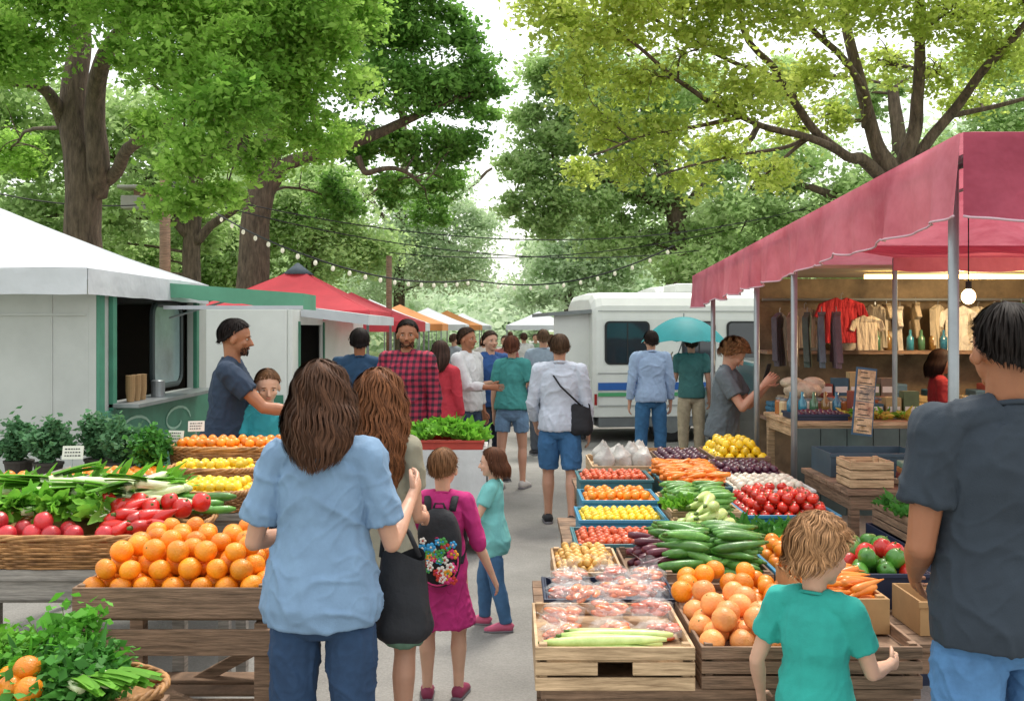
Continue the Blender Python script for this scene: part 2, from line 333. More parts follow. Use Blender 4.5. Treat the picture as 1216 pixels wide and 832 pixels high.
    if plen>0:
        c=MB()
        ps=[s for s in secs if s[0]<.2]
        c.tube([Vector((0,yo*h,tz(t)*h)) for t,rx,ry,yo in ps],[((rx*wide*.97)*h,(ry*.98)*h) for t,rx,ry,yo in ps],18)
        for s in 'LR':
            hp,k,an=J[s][5:8]; e2=ploose
            full=[hp+Vector((0,0,.012*h)),hp+(k-hp)*.3,hp+(k-hp)*.7,k,k+(an-k)*.35+Vector((0,-.004*h,0)),k+(an-k)*.75,an-(an-k)*.0]
            rad=[.046,.051+e2*.5,.041+e2,.035+e2,.034+e2,.027+e2,.025+e2]
            tv=[0,.15,.35,.5,.675,.875,1.0]; pp=[];rr=[]
            for q in range(9):
                t=plen*.985*q/8; pp.append(Vector([np.interp(t,tv,[f[i] for f in full]) for i in range(3)])); rr.append(np.interp(t,tv,rad)*h*(.96 if fem else 1))
            c.tube(pp,rr,14)
        v,n,fs=remesh(c,vox*.9,3); child(v,n,fs,'trousers' if plen>.7 else 'shorts',pm,.0032,13,ztop=(hem-.012)*h+off.z)
    for s in 'LR':
        sg=-1 if s=='L' else 1
        k,an=J[s][6:8]; lift=an.z+off.z-.042*h; dirf=Vector((sg*.14,1,0)).normalized(); up=Vector((0,0,1))
        if lift>.02*h: dirf=Vector((sg*.1,.75,-.65)).normalized(); up=Vector((0,.65,.75)).normalized()
        c=MB(); o2=an+off
        pts=[o2-dirf*.034*h-up*.020*h,o2-dirf*.015*h-up*.012*h,o2+dirf*.035*h-up*.014*h,o2+dirf*.085*h-up*.024*h,o2+dirf*.122*h-up*.030*h]
        c.tube(pts,[(.018*h,.018*h),(.026*h,.028*h),(.027*h,.027*h),(.029*h,.018*h),(.016*h,.010*h)],10)
        c.tube([o2-dirf*.036*h-up*.034*h,o2-up*.035*h,o2+dirf*.08*h-up*.036*h,o2+dirf*.125*h-up*.036*h],[(.022*h,.008*h),(.026*h,.008*h),(.031*h,.008*h),(.018*h,.007*h)],10,mi=1)
        c.obj('shoe',[M('shoe_'+shoes,shoes,.6,.1,10),M('sole','b8b4ac' if shoes!='22242a' else '77757a',.7,.1)],parent=body,smooth=True)
    # hair
    rx,ry,rz=.0480*vol,.0585*vol,.0560*vol; hm_=MB()
    aa=[0,60,90,112,135,180]; pm_=[2.15,1.98,1.55,1.22,1.0,.86]; 
    def phm(a): return np.interp(abs(math.degrees(a)),aa,pm_) if L<.08 else np.interp(abs(math.degrees(a)),aa,[1.75,1.72,1.7,1.45,1.1,.92])
    def dl(a):
        d=abs(math.degrees(a))
        if L<.08: return L*np.interp(d,[0,70,100,180],[1,.7,.4,.15])
        return L*np.interp(d,[0,80,105,125,180],[1,.92,.75,.06,.02])
    def HS(a,t,o=0.):
        pm=phm(a); dr=dl(a); A=pm*.056; tt=t*(A+dr)
        ph=min(tt,A)/.056; nx,ny,nz=math.sin(a)*math.sin(ph),-math.cos(a)*math.sin(ph),math.cos(ph)
        p=HT(((rx+o)*nx,-.008+(ry+o)*ny,.012+(rz+o)*nz))
        outw=RH@Vector((math.sin(a),-math.cos(a),0))
        if tt>A:
            d=tt-A; f=d/max(dr,1e-4); p=p+Vector((0,0,-1))*d*h+outw*h*(.008*math.sin(f*2.6)+o*.3)
            if L>=.08: p=p+Vector((-outw.x*.010*h*f*f*1.5+math.sin(a)*.015*h*f*(1-f)*2,-h*.012*min(1,f*3),0))
        return p+off,outw
    nzs=rnd.random()*20; cut=.12 if L>=.08 else 0
    if curl>.3: cut+=.12
    def gfn(u,t):
        a=-math.pi+2*math.pi*u; jag=.06*noise.noise(Vector((a*9,nzs,3))) if L<.08 else 0
        tm=t*(1-jag-cut*(.5+.5*noise.noise(Vector((a*3,nzs,0)))*1.5)); p,o=HS(a,tm,-.0015-.004*curl); q=(noise.noise(Vector((math.cos(a)*5,math.sin(a)*5,t*3+nzs)))*.006+noise.noise(Vector((math.cos(a)*14,math.sin(a)*14,t*2+nzs)))*.004*(1+L*8)+curl*.008*noise.noise(Vector((math.cos(a)*9,math.sin(a)*9,t*14+nzs))))*h*(1+1.2*curl); return p+o*q
    hm_.grid(gfn,72,30 if curl else 16)
    near=vox<.0095
    for i in range(nst):
        a=rnd.uniform(-math.pi,math.pi); 
        if L>=.08 and rnd.random()<.6: a=rnd.uniform(-1.9,1.9)
        o=rnd.uniform(0,.004+.013*curl); t0=rnd.uniform(0,.75) if L<.08 else rnd.choice((0,rnd.uniform(0,.7))); t1=min(1.04,t0+rnd.uniform(.2,.4)) if L<.08 else rnd.uniform(.80,1.06)
        lf=rnd.uniform(.0,.0035) if L<.08 else rnd.uniform(-.002,.004)
        seg=4 if L<.08 else 10
        if curl: seg=int(seg*(2.4 if L<.08 else 2.0))
        clump=round(a*(7 if curl else 14))/(7 if curl else 14); a=a*.45+clump*.55
        ph=clump*37+t0*2+rnd.gauss(0,.5); wv_=.06+.14*curl; fr_=6+(34 if L>=.08 else 26)*curl; vs=[]; wd=(.0010 if near else .0026)*h
        rc=(.0055 if L>=.08 else .0035)*curl*h
        for j in range(seg+1):
            t=t0+(t1-t0)*j/seg; am=wv_*math.sin(ph+(5+4*curl)*t)*(.3+t); p,ow=HS(a+am*(.4 if L>=.08 else .7),t,o+lf*(j/seg)); 
            sdv=Vector((ow.y,-ow.x,0)); aa_=ph+fr_*t; p=p+sdv*(rc*math.cos(aa_))+(ow*.8+Vector((0,0,.5)))*(rc*math.sin(aa_))
            ww=wd*(1 if j<seg-1 else (.6 if j==seg-1 else .1)); vs+= [p+sdv*ww,p-sdv*ww+ow*ww*.5]
        hm_.add(vs,[(2*j,2*j+1,2*j+3,2*j+2) for j in range(seg)])
    hm_.obj('hair',hm,parent=body,smooth=True)
    return body,J,off
def wpt(body,p): return Matrix.Translation(body.location)@Euler(body.rotation_euler).to_matrix().to_4x4()@Vector(p)
NEAR=.0072
A,AJ,Ao=person('woman in light blue shirt and cropped jeans holding a black bag',-.665,3.5,1.72,yaw=-4,fem=1,shirt='7793b0',sleeve=.74,hem=.485,loose=.012,pants='27405f',plen=.80,hair='513728',L=.125,curl=.6,vol=1.02,
  RU=(.24,.10,-.9),RF=(.12,.8,.45),LU=(-.28,.05,-.9),LF=(.25,.85,-.05),vox=NEAR,nst=5200,shoes='22242a',wide=1.02,seed=2,head=(0,6),wr=.0050)
Bw,BJ,Bo=person('woman with long curly brown hair in olive shorts and sandals',-.575,4.32,1.65,yaw=-10,fem=1,shirt='8f8a78',sleeve=.6,hem=.5,pants='5f7d68',plen=.46,ploose=.018,hair='74492e',L=.24,curl=.85,vol=1.12,vox=.009,nst=3800,shoes='5a3c2c',wide=.9,
  RU=(.06,.15,-1),RF=(-.1,.9,-.2),LU=(-.06,.15,-1),LF=(.1,.9,-.2),Rt=(.03,.12,-1),Rs=(0,-.12,-1),Lt=(-.03,-.1,-1),Ls=(0,-.12,-1),seed=3)
C,CJ,Co=person('child in magenta dress with short brown hair wearing a backpack',-.345,4.97,1.25,yaw=-4,hs=1.16,shirt='b52a72',sleeve=1.1,hem=.45,pants='b52a72',skirt=(.54,.30,0,.92),plen=0,hair='7a563a',L=.012,vox=NEAR,nst=4200,shoes='8a3050',skin='pale',
  LU=(-.2,.1,-1),LF=(-.1,.5,-.9),RU=(.3,.0,-1),RF=(.35,.25,-.9),seed=4,Rt=(.04,.1,-1),Rs=(0,-.05,-1),wide=.92,head=(-12,0))
D,DJ,Do=person('girl in turquoise shirt, blue jeans and pink shoes walking',-.12,6.15,1.12,yaw=82,hs=1.2,fem=1,shirt='74bcb9',sleeve=.55,hem=.42,loose=.010,pants='3f668c',plen=1,hair='5a3826',L=.09,vox=.009,nst=2200,shoes='c25a78',skin='pale',
  Rt=(.03,.25,-1),Rs=(0,-.02,-1),Lt=(-.03,-.15,-1),Ls=(0,-.25,-1),LU=(-.2,.4,-.9),LF=(.2,.9,.1),seed=5,head=(0,-3))
O,OJ,Oo=person('man in dark charcoal t-shirt and blue jeans seen from behind',1.46,2.95,1.92,yaw=5,shirt='2d3640',sleeve=.62,hem=.485,loose=.012,pants='4f7aa6',plen=1,hair='1c1512',L=.012,vol=1.0,vox=NEAR,nst=6500,skin='tan',
  LU=(-.12,.05,-1),LF=(.35,.8,-.45),RU=(.2,.1,-1),RF=(0,.6,-.8),seed=6,wide=1.06,Lt=(-.05,.02,-1),Rt=(.06,0,-1),wr=.0036)
Pd,PJ,Po=person('toddler in turquoise t-shirt with curly light brown hair',.955,3.14,1.25,yaw=-38,hs=1.24,shirt='2b9f93',sleeve=.6,hem=.40,loose=.011,pants='b8b0a8',plen=.6,hair='a87e58',L=.045,curl=.9,vol=1.0,vox=NEAR,nst=7500,shoes='9a5a6a',skin='pale',
  LU=(-.38,.0,-1),LF=(-.15,.5,-.75),RU=(.20,.40,-1),RF=(.0,.9,-.1),seed=7,head=(-30,-10),wide=.90,wr=.0036)
person('vendor in navy t-shirt reaching across the produce counter',-2.04,7.0,1.92,yaw=-82,shirt='25354a',sleeve=.6,pants='2a2d35',hair='1c1412',L=.012,RU=(.1,.75,-.75),RF=(-.05,.97,-.12),LU=(-.1,.5,-.9),LF=(0,.8,-.5),lean=7,skin='tan',vox=.009,nst=2600,seed=8,beard=1)
person('boy in teal t-shirt behind the produce counter',-1.76,7.12,1.57,yaw=-160,hs=1.12,shirt='2f94a0',sleeve=.55,pants='2a3f5f',hair='6b4a30',L=.012,vox=.009,nst=2200,lean=8,RU=(.2,.3,-1),RF=(0,.9,-.4),LU=(-.2,.3,-1),LF=(0,.9,-.4),skin='pale',seed=9,head=(0,-8))
person('man in red and black checked shirt with dark hair',-.95,9.0,1.93,yaw=168,shirt='8c2233',sleeve=1.95,collar=1,shirtmat=plaid('red_check_cloth'),pants='23344f',hair='1a1412',L=.012,beard=1,skin='tan',vox=.009,nst=2600,seed=10,loose=.008,head=(14,-4),wide=.97)
person('man in navy shirt with dark hair at the stalls',-1.50,9.8,1.85,yaw=8,shirt='1f3f5c',sleeve=.7,pants='3a4a5a',hair='1c1412',vox=.012,seed=11,wide=1.02,skin='tan',nst=1200)
person('woman in red top with long dark hair',-.76,10.6,1.72,yaw=-20,fem=1,shirt='b83240',sleeve=1.6,pants='2a2d35',hair='3a2820',L=.13,vox=.012,seed=12,nst=900)
person('man in white shirt looking toward the stalls',-.50,11.2,1.86,yaw=-120,shirt='c9cacc',sleeve=1.7,pants='2f4058',hair='3a281c',vox=.012,seed=13,collar=1,RU=(.1,.5,-.9),RF=(0,.9,0),skin='tan',nst=1200)
person('man in blue shirt walking beside a woman',-.26,12.1,1.82,yaw=-150,shirt='2b4f86',sleeve=.7,pants='2a3344',hair='3a281c',vox=.012,seed=14,RU=(.1,.3,-.9),RF=(-.2,.9,.2),nst=1000)
person('woman in teal top and denim shorts with brown hair',0.0,11.5,1.77,yaw=-14,fem=1,shirt='3f8a86',sleeve=.6,hem=.52,pants='6b8aa8',plen=.30,hair='5a3424',L=.03,vox=.011,nst=1400,seed=15,loose=.010,Rt=(.04,.12,-1),Rs=(.02,-.08,-1),Lt=(-.04,-.12,-1),Ls=(0,-.18,-1),shoes='bcb8b4',RU=(.3,.0,-1),RF=(.1,.7,.5))
J_,JJ,Jo=person('man in white shirt and blue shorts with a black shoulder bag',.45,9.4,1.80,yaw=-6,shirt='bcc3d0',sleeve=1.75,hem=.50,loose=.010,pants='3a6894',plen=.46,ploose=.014,hair='4f3a2a',vox=.0094,nst=2200,seed=16,collar=1,Lt=(-.04,.14,-1),Ls=(0,-.02,-1),Rt=(.05,-.10,-1),Rs=(.02,-.42,-1),shoes='22242a',LU=(-.2,.1,-1),LF=(.05,.6,-.7),wide=1.04)
person('man in light blue shirt and jeans seen from behind',1.80,12.9,1.82,yaw=5,shirt='98aecb',sleeve=1.8,hem=.50,loose=.010,pants='376790',hair='241a16',vox=.011,nst=1300,seed=17,collar=1,Lt=(-.07,.03,-1),Rt=(.06,-.02,-1),shoes='5a4030',wide=1.04)
Mp,MJ,Mo=person('person in teal t-shirt and khaki trousers holding an umbrella',2.52,14.0,1.76,yaw=-5,shirt='3f6f6c',sleeve=.6,pants='b3a489',hair='3a281c',vox=.012,seed=18,LU=(-.1,.3,-.9),LF=(-.15,.3,1),nst=800)
person('man with curly light brown hair in grey t-shirt using phone',1.88,8.9,1.77,yaw=-112,shirt='5d676d',sleeve=.65,pants='3a3f48',hair='7a5434',L=.035,curl=1,vol=1.10,vox=.009,nst=3600,seed=19,RU=(.15,.55,-.85),RF=(-.25,.65,.75),LU=(-.1,.5,-.85),LF=(.25,.65,.7),head=(6,-32),loose=.010,lean=5)
person('vendor in red t-shirt at the clothes stall',3.95,9.2,1.66,yaw=-100,fem=1,shirt='8a1e26',sleeve=.6,pants='22242a',hair='2a1a14',L=.10,vox=.012,seed=20,skin='tan',nst=900,head=(0,-10))
for i,(px,d,h,yw,sh,pa,hr,f) in enumerate(((645,14.5,1.84,5,'8a98a6','4a4f58','5a4432',0),(683,16.5,1.72,10,'5a6474','3a3d45','4a3428',1),(600,19,1.72,170,'9a5a56','3a3d45','4a3428',0),(622,24,1.75,10,'c9c9c4','4a5a7a','4a3428',0),(575,22,1.70,160,'c9c4bc','3a3d45','6a4c36',1),(636,28,1.7,180,'7a9474','3a3d45','4a3428',0),(655,26,1.7,0,'b98a70','4a4d55','5a3c2c',1),(540,20,1.75,-60,'8a9096','3a3d45','4a3428',0),(606,34,1.75,0,'c9a08a','4a4d55','5a3c2c',0))):
    person('shopper walking between the market stalls',(px-608)/F*d,d,h,yaw=yw,fem=f,shirt=sh,pants=pa,hair=hr,L=.15 if f else .02,vox=.018,nst=200,seed=30+i,Lt=(-.04,.12,-1),Rt=(.04,-.1,-1),Rs=(0,-.2,-1),group='shoppers further down the street')
# --- carried things
def bag(label,c,w_,hgt,dp,strap_pts,mat,name='handbag'):
    e=empty(name,label,'bag',(0,0,0)); m=MB(); c=Vector(c)
    def fn(u,v):
        q=1+.16*noise.noise(Vector((math.cos(6.283*u)*1.6,math.sin(6.283*u)*1.6,v*3+c.x)))*(.3+v); rd_=max(0,v-.8)/.2
        return (c.x+w_*math.cos(2*math.pi*u)*(.40+.16*v-.26*rd_**2)*q,c.y+dp*math.sin(2*math.pi*u)*(.18+.35*v-.25*rd_**2)*q,c.z-hgt*v+.020*math.sin(u*12)*(1-v)-.012*math.cos(u*6.283)**2*v)
    m.grid(fn,44,22)
    m.obj('bag_body',mat,parent=e,smooth=True)
    s=MB(); s.tube(strap_pts,.009,8); s.obj('strap',mat,parent=e,smooth=True); return e
BAGM=M('black_fabric','1f2025',.8,.25,8,bump=.6,bs=12,bdist=.02)
e=wpt(A,AJ['R'][1]+Ao); e=e+Vector((.0,.10,.04))
bag('black cloth shopping bag hanging on a forearm',e+Vector((.03,0,-.10)),.20,.31,.14,[e+Vector((-.05,0,-.11)),e+Vector((-.04,0,-.02)),e+Vector((0,0,.03)),e+Vector((.05,0,-.02)),e+Vector((.09,0,-.11))],BAGM,'shopping_bag')
a=wpt(J_,JJ['L'][0]+Jo); hp=wpt(J_,JJ['R'][5]+Jo)+Vector((.10,-.10,.20))
bag('black leather shoulder bag worn across a back',hp,.22,.27,.14,[a+Vector((.08,0,.06)),a+Vector((.12,-.10,-.03)),a*.5+hp*.5+Vector((.0,-.13,.02)),hp+Vector((0,-.02,.0))],BAGM,'shoulder_bag')
bp=empty('backpack','black backpack with colourful flowers and pink trim','backpack',C.location)
bp.rotation_euler=C.rotation_euler
m=MB(); m.grid(lambda u,v:(.112*math.copysign(abs(math.cos(2*math.pi*u))**.6,math.cos(2*math.pi*u))*(1-.25*max(0,v-.6)**1.2)*min(1,math.sin(math.pi*min(max(v,.001),.999))**.25),-.145+.065*math.copysign(abs(math.sin(2*math.pi*u))**.7,math.sin(2*math.pi*u))*math.sin(math.pi*min(max(v,.001),.999))**.35,.60+.38*v),32,18)
m.obj('pack_body',BAGM,parent=bp,smooth=True)
FLc=[M('flower_'+c,c,.7,.15,20) for c in('d8387a','e8a02c','4fa050','3a9ad0','e8e0d8','c83a30')]
m=MB(); rr=random.Random(3)
for i in range(44):
    fx,fz=rr.uniform(-.085,.085),rr.uniform(.63,.84); k=rr.randrange(6); r=rr.uniform(.011,.020); yb=-.210+.25*abs(fx)**1.6
    for q in range(5): m.ell((fx+r*.8*math.cos(q*1.256),yb-.001*i*.1,fz+r*.8*math.sin(q*1.256)),(r*.55,.004,r*.55),k,nu=8,nv=5)
    m.ell((fx,yb-.004,fz),(r*.35,.004,r*.35),(k+1)%6,nu=8,nv=5)
m.obj('flower_pocket',FLc,parent=bp,smooth=True)
m=MB(); m.tube([(.10*math.cos(q),-.204+.012*abs(math.cos(q)),.735+.115*math.sin(q)) for q in [i*math.pi/12 for i in range(24)]],.0045,6,closed=True,ref=(0,1,0)); m.obj('pink_trim',FLc[0],parent=bp,smooth=True)
for sg in(-1,1):
    m=MB(); m.tube([(sg*.06,-.10,.96),(sg*.068,-.05,1.02),(sg*.072,.02,1.015),(sg*.08,.080,.92),(sg*.105,.04,.78),(sg*.095,-.08,.70)],[(.018,.006)]*6,8); m.obj('shoulder_strap',BAGM,parent=bp,smooth=True)
m=MB(); m.tube([(-.03,-.12,.97),(-.02,-.13,1.0),(.02,-.13,1.0),(.03,-.12,.97)],.006,6); m.obj('handle',BAGM,parent=bp,smooth=True)
um=W(812,376,14.0); hand=wpt(Mp,MJ['L'][2]+Mo)
uo=empty('umbrella','open teal umbrella held above a shopper','umbrella',(0,0,0)); UM=M('teal_umbrella','2a9ca3',.6,.08,5,trans=.35)
def ufn(u,v):
    a=2*math.pi*u; r=.60*v; sc_=1-.05*abs(math.sin(4*a))*v; return (um.x+r*math.cos(a)*sc_,um.y+r*math.sin(a)*sc_,um.z-.36*v**2.0+.03*abs(math.sin(4*a))*v*v)
m=MB(); m.grid(ufn,64,10); m.obj('canopy',UM,parent=uo,smooth=True)
m=MB(); m.tube([um+Vector((0,0,.05)),um-Vector((0,0,.3)),(hand.x,hand.y,hand.z-.12)],.009,8); m.obj('shaft',METAL,parent=uo)
m=MB()
for i in range(8):
    a=math.pi/8*2*i; m.tube([Vector(ufn(a/6.283,.02))-Vector((0,0,.01)),Vector(ufn(a/6.283,.5))-Vector((0,0,.01)),Vector(ufn(a/6.283,1))-Vector((0,0,.008))],.004,5)
m.obj('ribs',METAL,parent=uo)
m=MB(); m.box((0,0,0),(.075,.010,.15)); o=m.obj('mobile_phone',BLACK,bevel=.004,loc=(2.24,8.74,1.47)); o.rotation_euler=(.3,0,.9); top(o,'black mobile phone held in a hand','phone')
# ================================================================ GROUND
def gmat(name,c1,c2,vs,bump,bs): return M(name,c1,.9,.12,vs,bump=bump,bs=bs,col2=c2,bdist=.02)
m=MB(); m.grid(lambda u,v:(-400+800*u,-20+620*v,0),4,4); struct(m.obj('ground',gmat('grass_ground','4f6230','74824a',1.5,.6,20)))
ROADM=gmat('street_asphalt','7f7d79','918e89',.7,.35,55)
nt=ROADM.node_tree; p=nt.nodes['Principled BSDF']; src=p.inputs['Base Color'].links[0].from_socket
tc=nt.nodes.new('ShaderNodeTexCoord')
n4=nt.nodes.new('ShaderNodeTexNoise'); n4.inputs['Scale'].default_value=90; nt.links.new(tc.outputs['Object'],n4.inputs['Vector']); mr=nt.nodes.new('ShaderNodeMapRange'); mr.inputs[3].default_value=.68; mr.inputs[4].default_value=1.32; nt.links.new(n4.outputs['Fac'],mr.inputs[0])
n5=nt.nodes.new('ShaderNodeTexNoise'); n5.inputs['Scale'].default_value=.8; n5.inputs['Detail'].default_value=6; nt.links.new(tc.outputs['Object'],n5.inputs['Vector']); mr5=nt.nodes.new('ShaderNodeMapRange'); mr5.inputs[1].default_value=.35; mr5.inputs[2].default_value=.65; mr5.inputs[3].default_value=.80; mr5.inputs[4].default_value=1.10; nt.links.new(n5.outputs['Fac'],mr5.inputs[0])
mm5=nt.nodes.new('ShaderNodeMath'); mm5.operation='MULTIPLY'; nt.links.new(mr.outputs[0],mm5.inputs[0]); nt.links.new(mr5.outputs[0],mm5.inputs[1])
m2=nt.nodes.new('ShaderNodeVectorMath'); m2.operation='SCALE'; nt.links.new(src,m2.inputs[0]); nt.links.new(mm5.outputs[0],m2.inputs['Scale']); nt.links.new(m2.outputs[0],p.inputs['Base Color'])
m=MB(); m.grid(lambda u,v:(-5.6+11.2*u,-10+160*v,.004),4,8); struct(m.obj('road',ROADM))
for sx in(-1,1):
    m=MB(); m.b2(min(sx*5.6,sx*5.78),max(sx*5.6,sx*5.78),-10,150,0,.13); struct(m.obj('kerb',M('kerb_concrete','a5a29b',.85,.12,4,bump=.3,bs=40)))
# ================================================================ TREES
def leafcloud(clumps,n,rng,sub=16,sig=.20,flat=.62,shell=.35):
    ws=np.array([c[3]**2 for c in clumps]); ws=ws/ws.sum(); out=[]
    for c,wt in zip(clumps,ws):
        k=int(n*wt); S=max(4,int(sub*max(1,c[3])))
        d=rng.normal(size=(S,3)); d/=np.linalg.norm(d,axis=1)[:,None]; r=(shell+(1-shell)*rng.random(S))[:,None]; sc_=d*r*c[3]; sc_[:,2]*=.72
        id_=rng.integers(0,S,k); sg=sig*c[3]*(.5+1.0*rng.random(S))[id_][:,None]
        p=np.array(c[:3])+sc_[id_]+rng.normal(size=(k,3))*sg*np.array([1.25,1.25,flat]); out.append(p)
    return np.concatenate(out)
def leafmesh(name,P,size,mat,rng,droop=.35,wid=.30):
    n=len(P); a=rng.normal(size=(n,3)); a[:,2]=a[:,2]*.5-droop; a/=np.linalg.norm(a,axis=1)[:,None]
    b=rng.normal(size=(n,3)); b[:,2]*=.6; b-=a*(a*b).sum(1)[:,None]; b/=np.linalg.norm(b,axis=1)[:,None]; c=np.cross(a,b)
    s=(size*(.5+1.0*rng.random(n)))[:,None]
    V=np.stack([P-a*s*.5,P+b*s*wid+c*s*.08,P+a*s*.55,P-b*s*wid+c*s*.08],1).reshape(-1,3)
    return npmesh(name,V,np.arange(n*4).reshape(n,4),mat)
BARK=M('bark','5a4a3c',.9,.35,5,bump=.9,bs=14,scale=(3,3,.7),col2='78685a',bdist=.04); BARKD=M('dark_bark','46392e',.9,.35,5,bump=.9,bs=14,scale=(3,3,.7),col2='635446',bdist=.04)
def wob(pts,rad,amp=.06,sub=5,seed=0):
    P=[];R=[]
    for i in range(len(pts)-1):
        a=Vector(pts[i]);b=Vector(pts[i+1])
        p0=Vector(pts[max(0,i-1)]);p3=Vector(pts[min(len(pts)-1,i+2)])
        for j in range(sub):
            t=j/sub; q=.5*((2*a)+(b-p0)*t+(2*p0-5*a+4*b-p3)*t*t+(3*a-p0-3*b+p3)*t**3)
            P.append(q+Vector((noise.noise(q*1.3+Vector((seed,0,0))),noise.noise(q*1.3+Vector((0,seed,9))),0))*amp); R.append(rad[i]*(1-t)+rad[i+1]*t)
    P.append(Vector(pts[-1])); R.append(rad[-1]); return P,R
def tree(label,limbs,clumps,n,size,mat,bark=BARK,seed=1,sub=16,sig=.2,ntw=7):
    rng=np.random.default_rng(seed); b=Vector(limbs[0][0][0]); e=empty('tree',label,'tree',(b.x,b.y,0)); inv=-Vector((b.x,b.y,0))
    m=MB(); allp=[]
    for li,(pts,rad) in enumerate(limbs):
        P,R=wob(pts,rad,.16 if li else .05,6,seed+li)
        if li==0: R[0]*=1.35
        m.tube([p+inv for p in P],R,12 if R[0]>.08 else 7); allp+=list(zip(P,R))
    rd=random.Random(seed)
    for c in clumps:
        cc=Vector(c[:3]); q,r=min(allp,key=lambda a:(a[0]-cc).length+(1.2 if a[0].z>cc.z else 0)+(9 if a[0].z<2.2 else 0))
        r0=min(r*.6,.03+.015*c[3]); mid=(q+cc)/2+Vector((rd.uniform(-.3,.3),rd.uniform(-.3,.3),.15*c[3]))
        P,R=wob([q,mid,cc],[r0,r0*.7,r0*.35],.15,6,seed); m.tube([p+inv for p in P],R,7)
        for k in range(ntw):
            st=P[rd.randrange(len(P)//2,len(P))]; d=Vector((rd.gauss(0,1),rd.gauss(0,1),rd.gauss(.1,.5))).normalized()*c[3]*rd.uniform(.6,1.1)
            P2,R2=wob([st,st+d*.5+Vector((0,0,.1)),st+d],[r0*.35,r0*.22,.004],.14,4,seed+k); m.tube([p+inv for p in P2],R2,5)
    m.obj('trunk',bark,parent=e,smooth=True)
    P=leafcloud(clumps,n,rng,sub,sig)+np.array(inv)
    me=leafmesh('crown',P,size,mat,rng); o=bpy.data.objects.new('crown',me); COL.objects.link(o); o.parent=e; return e
def wc(l): return [(*W(px,py,d),r) for px,py,d,r in l]
def wl(pts,r): return ([W(*p) for p in pts],r)
LG1=leafM('leaf_mid_green','72a83c','b0d268',.62,.25); LG2=leafM('leaf_deep_green','5c8e3c','8cb65a',.56,.28); LG3=leafM('leaf_yellow_green','9cb44a','ccd870',.62,.22); LG4=leafM('leaf_soft_green','93b46c','c2d898',.58,.2); LG5=leafM('leaf_hazy_green','b0ca9c','d6e4c2',.52,.15)  # LG5 is paled so the leaf colour itself carries distance haze
g1=Vector((W(100,400,16).x,16,0))
tree('tall leafy street tree with forked dark trunk beside trailer',
 [([g1,W(100,300,16),W(96,200,16),W(88,140,16),W(95,50,16),W(88,-40,16)],[.33,.29,.27,.22,.17,.12]),
  wl([(108,230,16),(120,170,15.8),(118,90,15.6),(150,20,15.2),(175,-60,15)],[.2,.17,.14,.11,.07]),
  wl([(84,150,16),(55,105,15.5),(20,98,15),(-40,90,14.5)],[.12,.09,.07,.05]),
  wl([(122,215,16),(160,170,15.2),(215,130,14.5),(280,100,14)],[.11,.09,.06,.04])],
 wc([(-20,55,13,.9),(45,10,14,.85),(110,-40,14,1.0),(190,5,13,.9),(255,35,12.5,.9),(40,-60,13,1.1),(205,80,13,.6),(265,115,12,.7),(235,180,12,.55),(210,240,12.5,.4),(262,235,12.5,.38),(330,40,13.5,.95),(385,75,14,.75),(345,130,14,.65),(385,170,14.5,.5),(330,-40,13,1.1),(312,190,13.5,.42),(15,180,20,.7),(150,-70,12,1.0),(410,5,14.5,.8),(155,65,14,.4),(180,150,14,.35),(290,60,15,.6)]),
 82000,.088,LG1,BARKD,seed=11,sub=34,sig=.15)
g2=Vector((-5.9,22,0))
tree('tall dark green street tree behind the stalls',
 [([g2,W(300,330,22),W(303,260,22),W(318,190,22),W(345,90,22),W(350,0,22)],[.42,.36,.32,.28,.2,.14]),
  wl([(310,230,22),(345,195,22),(420,170,22),(490,140,22),(560,110,22)],[.2,.16,.13,.09,.05]),
  wl([(420,185,22),(430,205,22),(470,200,22),(500,215,22)],[.08,.07,.05,.03]),
  wl([(312,210,22),(280,170,22),(240,120,22)],[.15,.12,.08])],
 wc([(445,20,22,1.3),(505,35,22,1.0),(465,100,21.5,1.1),(525,110,22,.9),(560,85,22,.7),(588,105,22,.4),(425,160,23,.85),(500,175,23,.85),(540,170,23,.7),(400,235,24,.8),(330,100,23,1.4),(260,160,24,1.1),(380,10,22,1.3),(575,135,23,.4),(530,215,24,.6),(470,225,24,.7),(300,30,22,1.4),(480,-40,21,1.2),(555,50,22,.4),(510,250,25,.6)]),
 62000,.125,LG2,BARKD,seed=12,sub=30,sig=.16)
for (bx,by,cl,mt,sd,lab,n) in (
 (-8.7,27,[(130,150,27,1.7),(60,180,27,1.5),(190,220,27,1.2),(140,260,27,1.0),(30,260,27,1.2),(240,270,28,1.0),(90,290,28,1.0),(0,100,26,1.8),(0,330,29,1.2),(180,310,29,1.0)],LG4,13,'street tree with soft green leaves behind the stalls',32000),
 (-7.2,36,[(330,250,36,2.0),(400,280,36,1.8),(280,300,36,1.5),(360,320,36,1.2),(440,300,37,1.3),(380,230,35,1.8),(250,340,36,1.3)],LG4,14,'street tree behind the red canopy',26000),
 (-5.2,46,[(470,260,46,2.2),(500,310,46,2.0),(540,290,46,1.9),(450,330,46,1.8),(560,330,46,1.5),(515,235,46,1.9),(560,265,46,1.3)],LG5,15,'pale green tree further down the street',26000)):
    px=608+bx/by*F
    tree(lab,[([Vector((bx,by,0)),W(px,300,by),W(px+6,200,by),W(px+2,120,by)],[.3,.24,.2,.12]),wl([(px,290,by),(px+60,240,by),(px+110,200,by)],[.14,.1,.06]),wl([(px,280,by),(px-50,220,by),(px-90,190,by)],[.14,.1,.06])],wc(cl),n,.17,mt,BARKD,seed=sd)
g3=Vector((W(1062,390,15).x,15,0))
